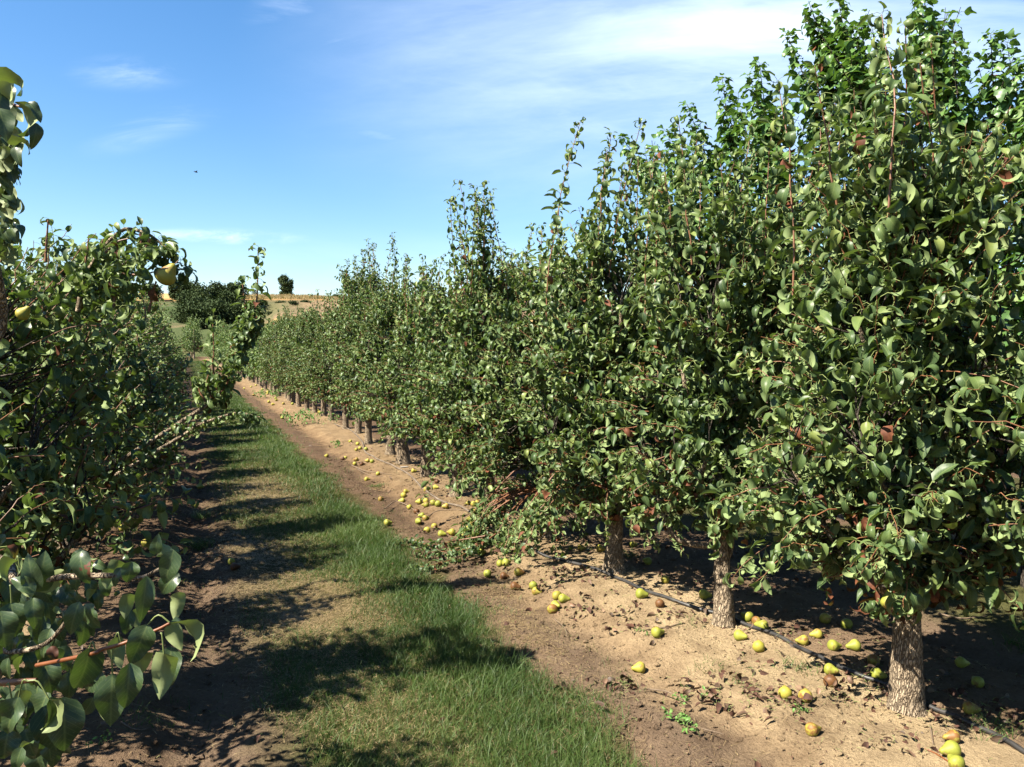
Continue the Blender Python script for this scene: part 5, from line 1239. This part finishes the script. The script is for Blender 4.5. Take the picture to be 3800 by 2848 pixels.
for px, ytop, ybot, wpx, d, lb in ((765, 1066, 1160, 66, 170, 'dark rounded tree left in the far grove, pale yellowish top'), (815, 1062, 1165, 66, 172, 'tallest dark round tree in the middle of the far grove'),
        (845, 1090, 1180, 66, 160, 'dark tree at the right front of the far grove'), (880, 1062, 1120, 60, 200, 'grey green tree behind the leafy shoots on the hill'),
        (700, 1058, 1100, 60, 205, 'dark tree at the left end of the skyline trees'), (655, 1056, 1110, 50, 210, 'small dark tree beside the hanging yellow pear'),
        (730, 1110, 1200, 70, 150, 'low dark tree at the left foot of the far grove'), (790, 1120, 1205, 76, 148, 'low dark green tree at the front of the far grove'),
        (860, 1135, 1200, 70, 150, 'broad green bush at the right foot of the far grove'), (1150, 1162, 1200, 38, 139, 'round dark bush on the bare bank'),
        (905, 1120, 1180, 60, 165, 'green bush on the slope right of the grove'), (1400, 1100, 1118, 40, 250, 'small dark treetop on the skyline above the right row'),
        (1930, 1075, 1120, 60, 240, 'far dark tree seen through the right row tops'), (1250, 1100, 1114, 30, 250, 'low bush on the skyline of the stubble field'),
        (740, 1085, 1190, 80, 165, 'dark tree filling the left side of the far grove'), (690, 1095, 1200, 80, 160, 'dark leafy tree at the lower left of the far grove'),
        (820, 1120, 1225, 90, 140, 'wide dark tree in front of the far grove'), (740, 1135, 1225, 90, 138, 'bushy dark green tree at the foot of the grove, by the left row'),
        (560, 1070, 1120, 70, 200, 'far tree behind the left row crown'), (450, 1080, 1130, 80, 200, 'far tree hidden by the left row top')):
    h = sz(ybot-ytop, d)*1.0; hz = CH+(1280-ybot)/F_PX*d
    p = dirp(px, d, min(hz, hill_h(d, px))); clump_tree('tree' if k != 9 else 'bush', lb, p, h+(hz-p[2]), sz(wpx, d)*1.22, 2600, .60 if k < 9 else .5, 60+k, HB, cat='tree'); k += 1
rsx = np.random.RandomState(4)
for px, d, w in ((930, 168, 50), (975, 172, 46), (1010, 170, 40), (1050, 174, 46), (1090, 172, 36), (1135, 176, 36)):
    clump_tree('shrub', 'low green scrub in a line across the hillside bank', on_hill(px, d), sz(22 if px < 1000 else 15, d), sz(w, d), 500, .3, int(px), 'scrub along the bank', cat='shrub', lowcrown=0)
# reed strip: straw coloured band at the foot of the bank
def reeds():
    rs = np.random.RandomState(14); n = 9000; px = rs.uniform(1020, 1330, n); d = rs.uniform(128, 133, n)
    P = np.array([dirp(a, b_, 0) for a, b_ in zip(px, d)]); V, F, A = blades(P, rs.uniform(3.6, 4.6, n)*np.where(px < 1080, 1.0, .97), rs.uniform(.05, .12, n), rs.uniform(0, .25, n), rs.rand(n)*6.28, rs.rand(n), np.ones(n)*.9, '', 3)
    tag(link('dry_reeds', mesh_np('dry_reeds', V, F, M_grass, A)), 'band of straw coloured dry reeds at the foot of the bank', 'reeds', kind='stuff')
    n = 16000; px = rs.uniform(850, 2000, n); d = rs.uniform(205, 236, n)
    P = np.array([dirp(a, b_, hill_h(b_, a)-.05) for a, b_ in zip(px, d)]); V, F, A = blades(P, rs.uniform(.3, .8, n), rs.uniform(.08, .18, n), rs.uniform(0, .4, n), rs.rand(n)*6.28, rs.rand(n), (rs.rand(n) < .93)*.95, '', 2)
    tag(link('stubble', mesh_np('stubble', V, F, M_grass, A)), 'dry golden stubble along the hill top', 'stubble', kind='stuff')
reeds()
# farmhouse seen through the crowns
def farmhouse():
    d = 225; p = dirp(1742, d, hill_h(d, 1742)-.3); e = empty('farmhouse', tuple(p), -PSI*.5); tag(e, 'low farmhouse with orange tiled roof glimpsed through the right row', 'house')
    def box(a, b): 
        x0_, y0_, z0_ = a; x1_, y1_, z1_ = b
        return np.array([[x0_, y0_, z0_], [x1_, y0_, z0_], [x1_, y1_, z0_], [x0_, y1_, z0_], [x0_, y0_, z1_], [x1_, y0_, z1_], [x1_, y1_, z1_], [x0_, y1_, z1_]])
    BF = np.array([[0, 3, 2, 1], [4, 5, 6, 7], [0, 1, 5, 4], [1, 2, 6, 5], [2, 3, 7, 6], [3, 0, 4, 7]])
    link('wall', mesh_np('wall', box((-4, -2.5, 0), (4, 2.5, 2.2)), BF, M_wall, smooth=False), e)
    V = np.array([[-4.4, -2.9, 2.15], [4.4, -2.9, 2.15], [4.4, 2.9, 2.15], [-4.4, 2.9, 2.15], [-4.4, 0, 3.3], [4.4, 0, 3.3]])
    link('roof', mesh_np('roof', V, [np.array([[0, 1, 5, 4], [2, 3, 4, 5], [0, 3, 2, 1]]), np.array([[0, 4, 3], [1, 2, 5]])], M_roof, smooth=False), e)
    for x in (-2.4, 0, 2.4): link('window', mesh_np('window', box((x-.45, -2.56, .9), (x+.45, -2.49, 1.8)), BF, M_pane, smooth=False), e)
farmhouse()
# bird
p = pt(727, 640, 60)
tb = Tubes(); tb.add(np.array([[-.14, 0, 0], [-.1, 0, .01], [0, 0, .02], [.1, 0, .01], [.16, 0, 0]]), [.004, .03, .045, .03, .005], 8)
e = empty('bird', tuple(p), .6); tag(e, 'small dark bird flying alone in the blue sky', 'bird')
link('body', tb.mesh('body', M_bird), e)
for s in (-1, 1):
    V = np.array([[-.04, 0, .02], [.07, 0, .02], [.05, s*.13, .10], [-.03, s*.13, .10], [-.07, s*.27, .06], [-.04, 0, .032], [.07, 0, .032], [.05, s*.13, .108], [-.03, s*.13, .108]])
    link('wing', mesh_np('wing', V, [np.array([[0, 1, 2, 3], [5, 6, 7, 8], [0, 1, 6, 5]]), np.array([[3, 2, 4], [8, 7, 4]])], M_bird, smooth=False), e)
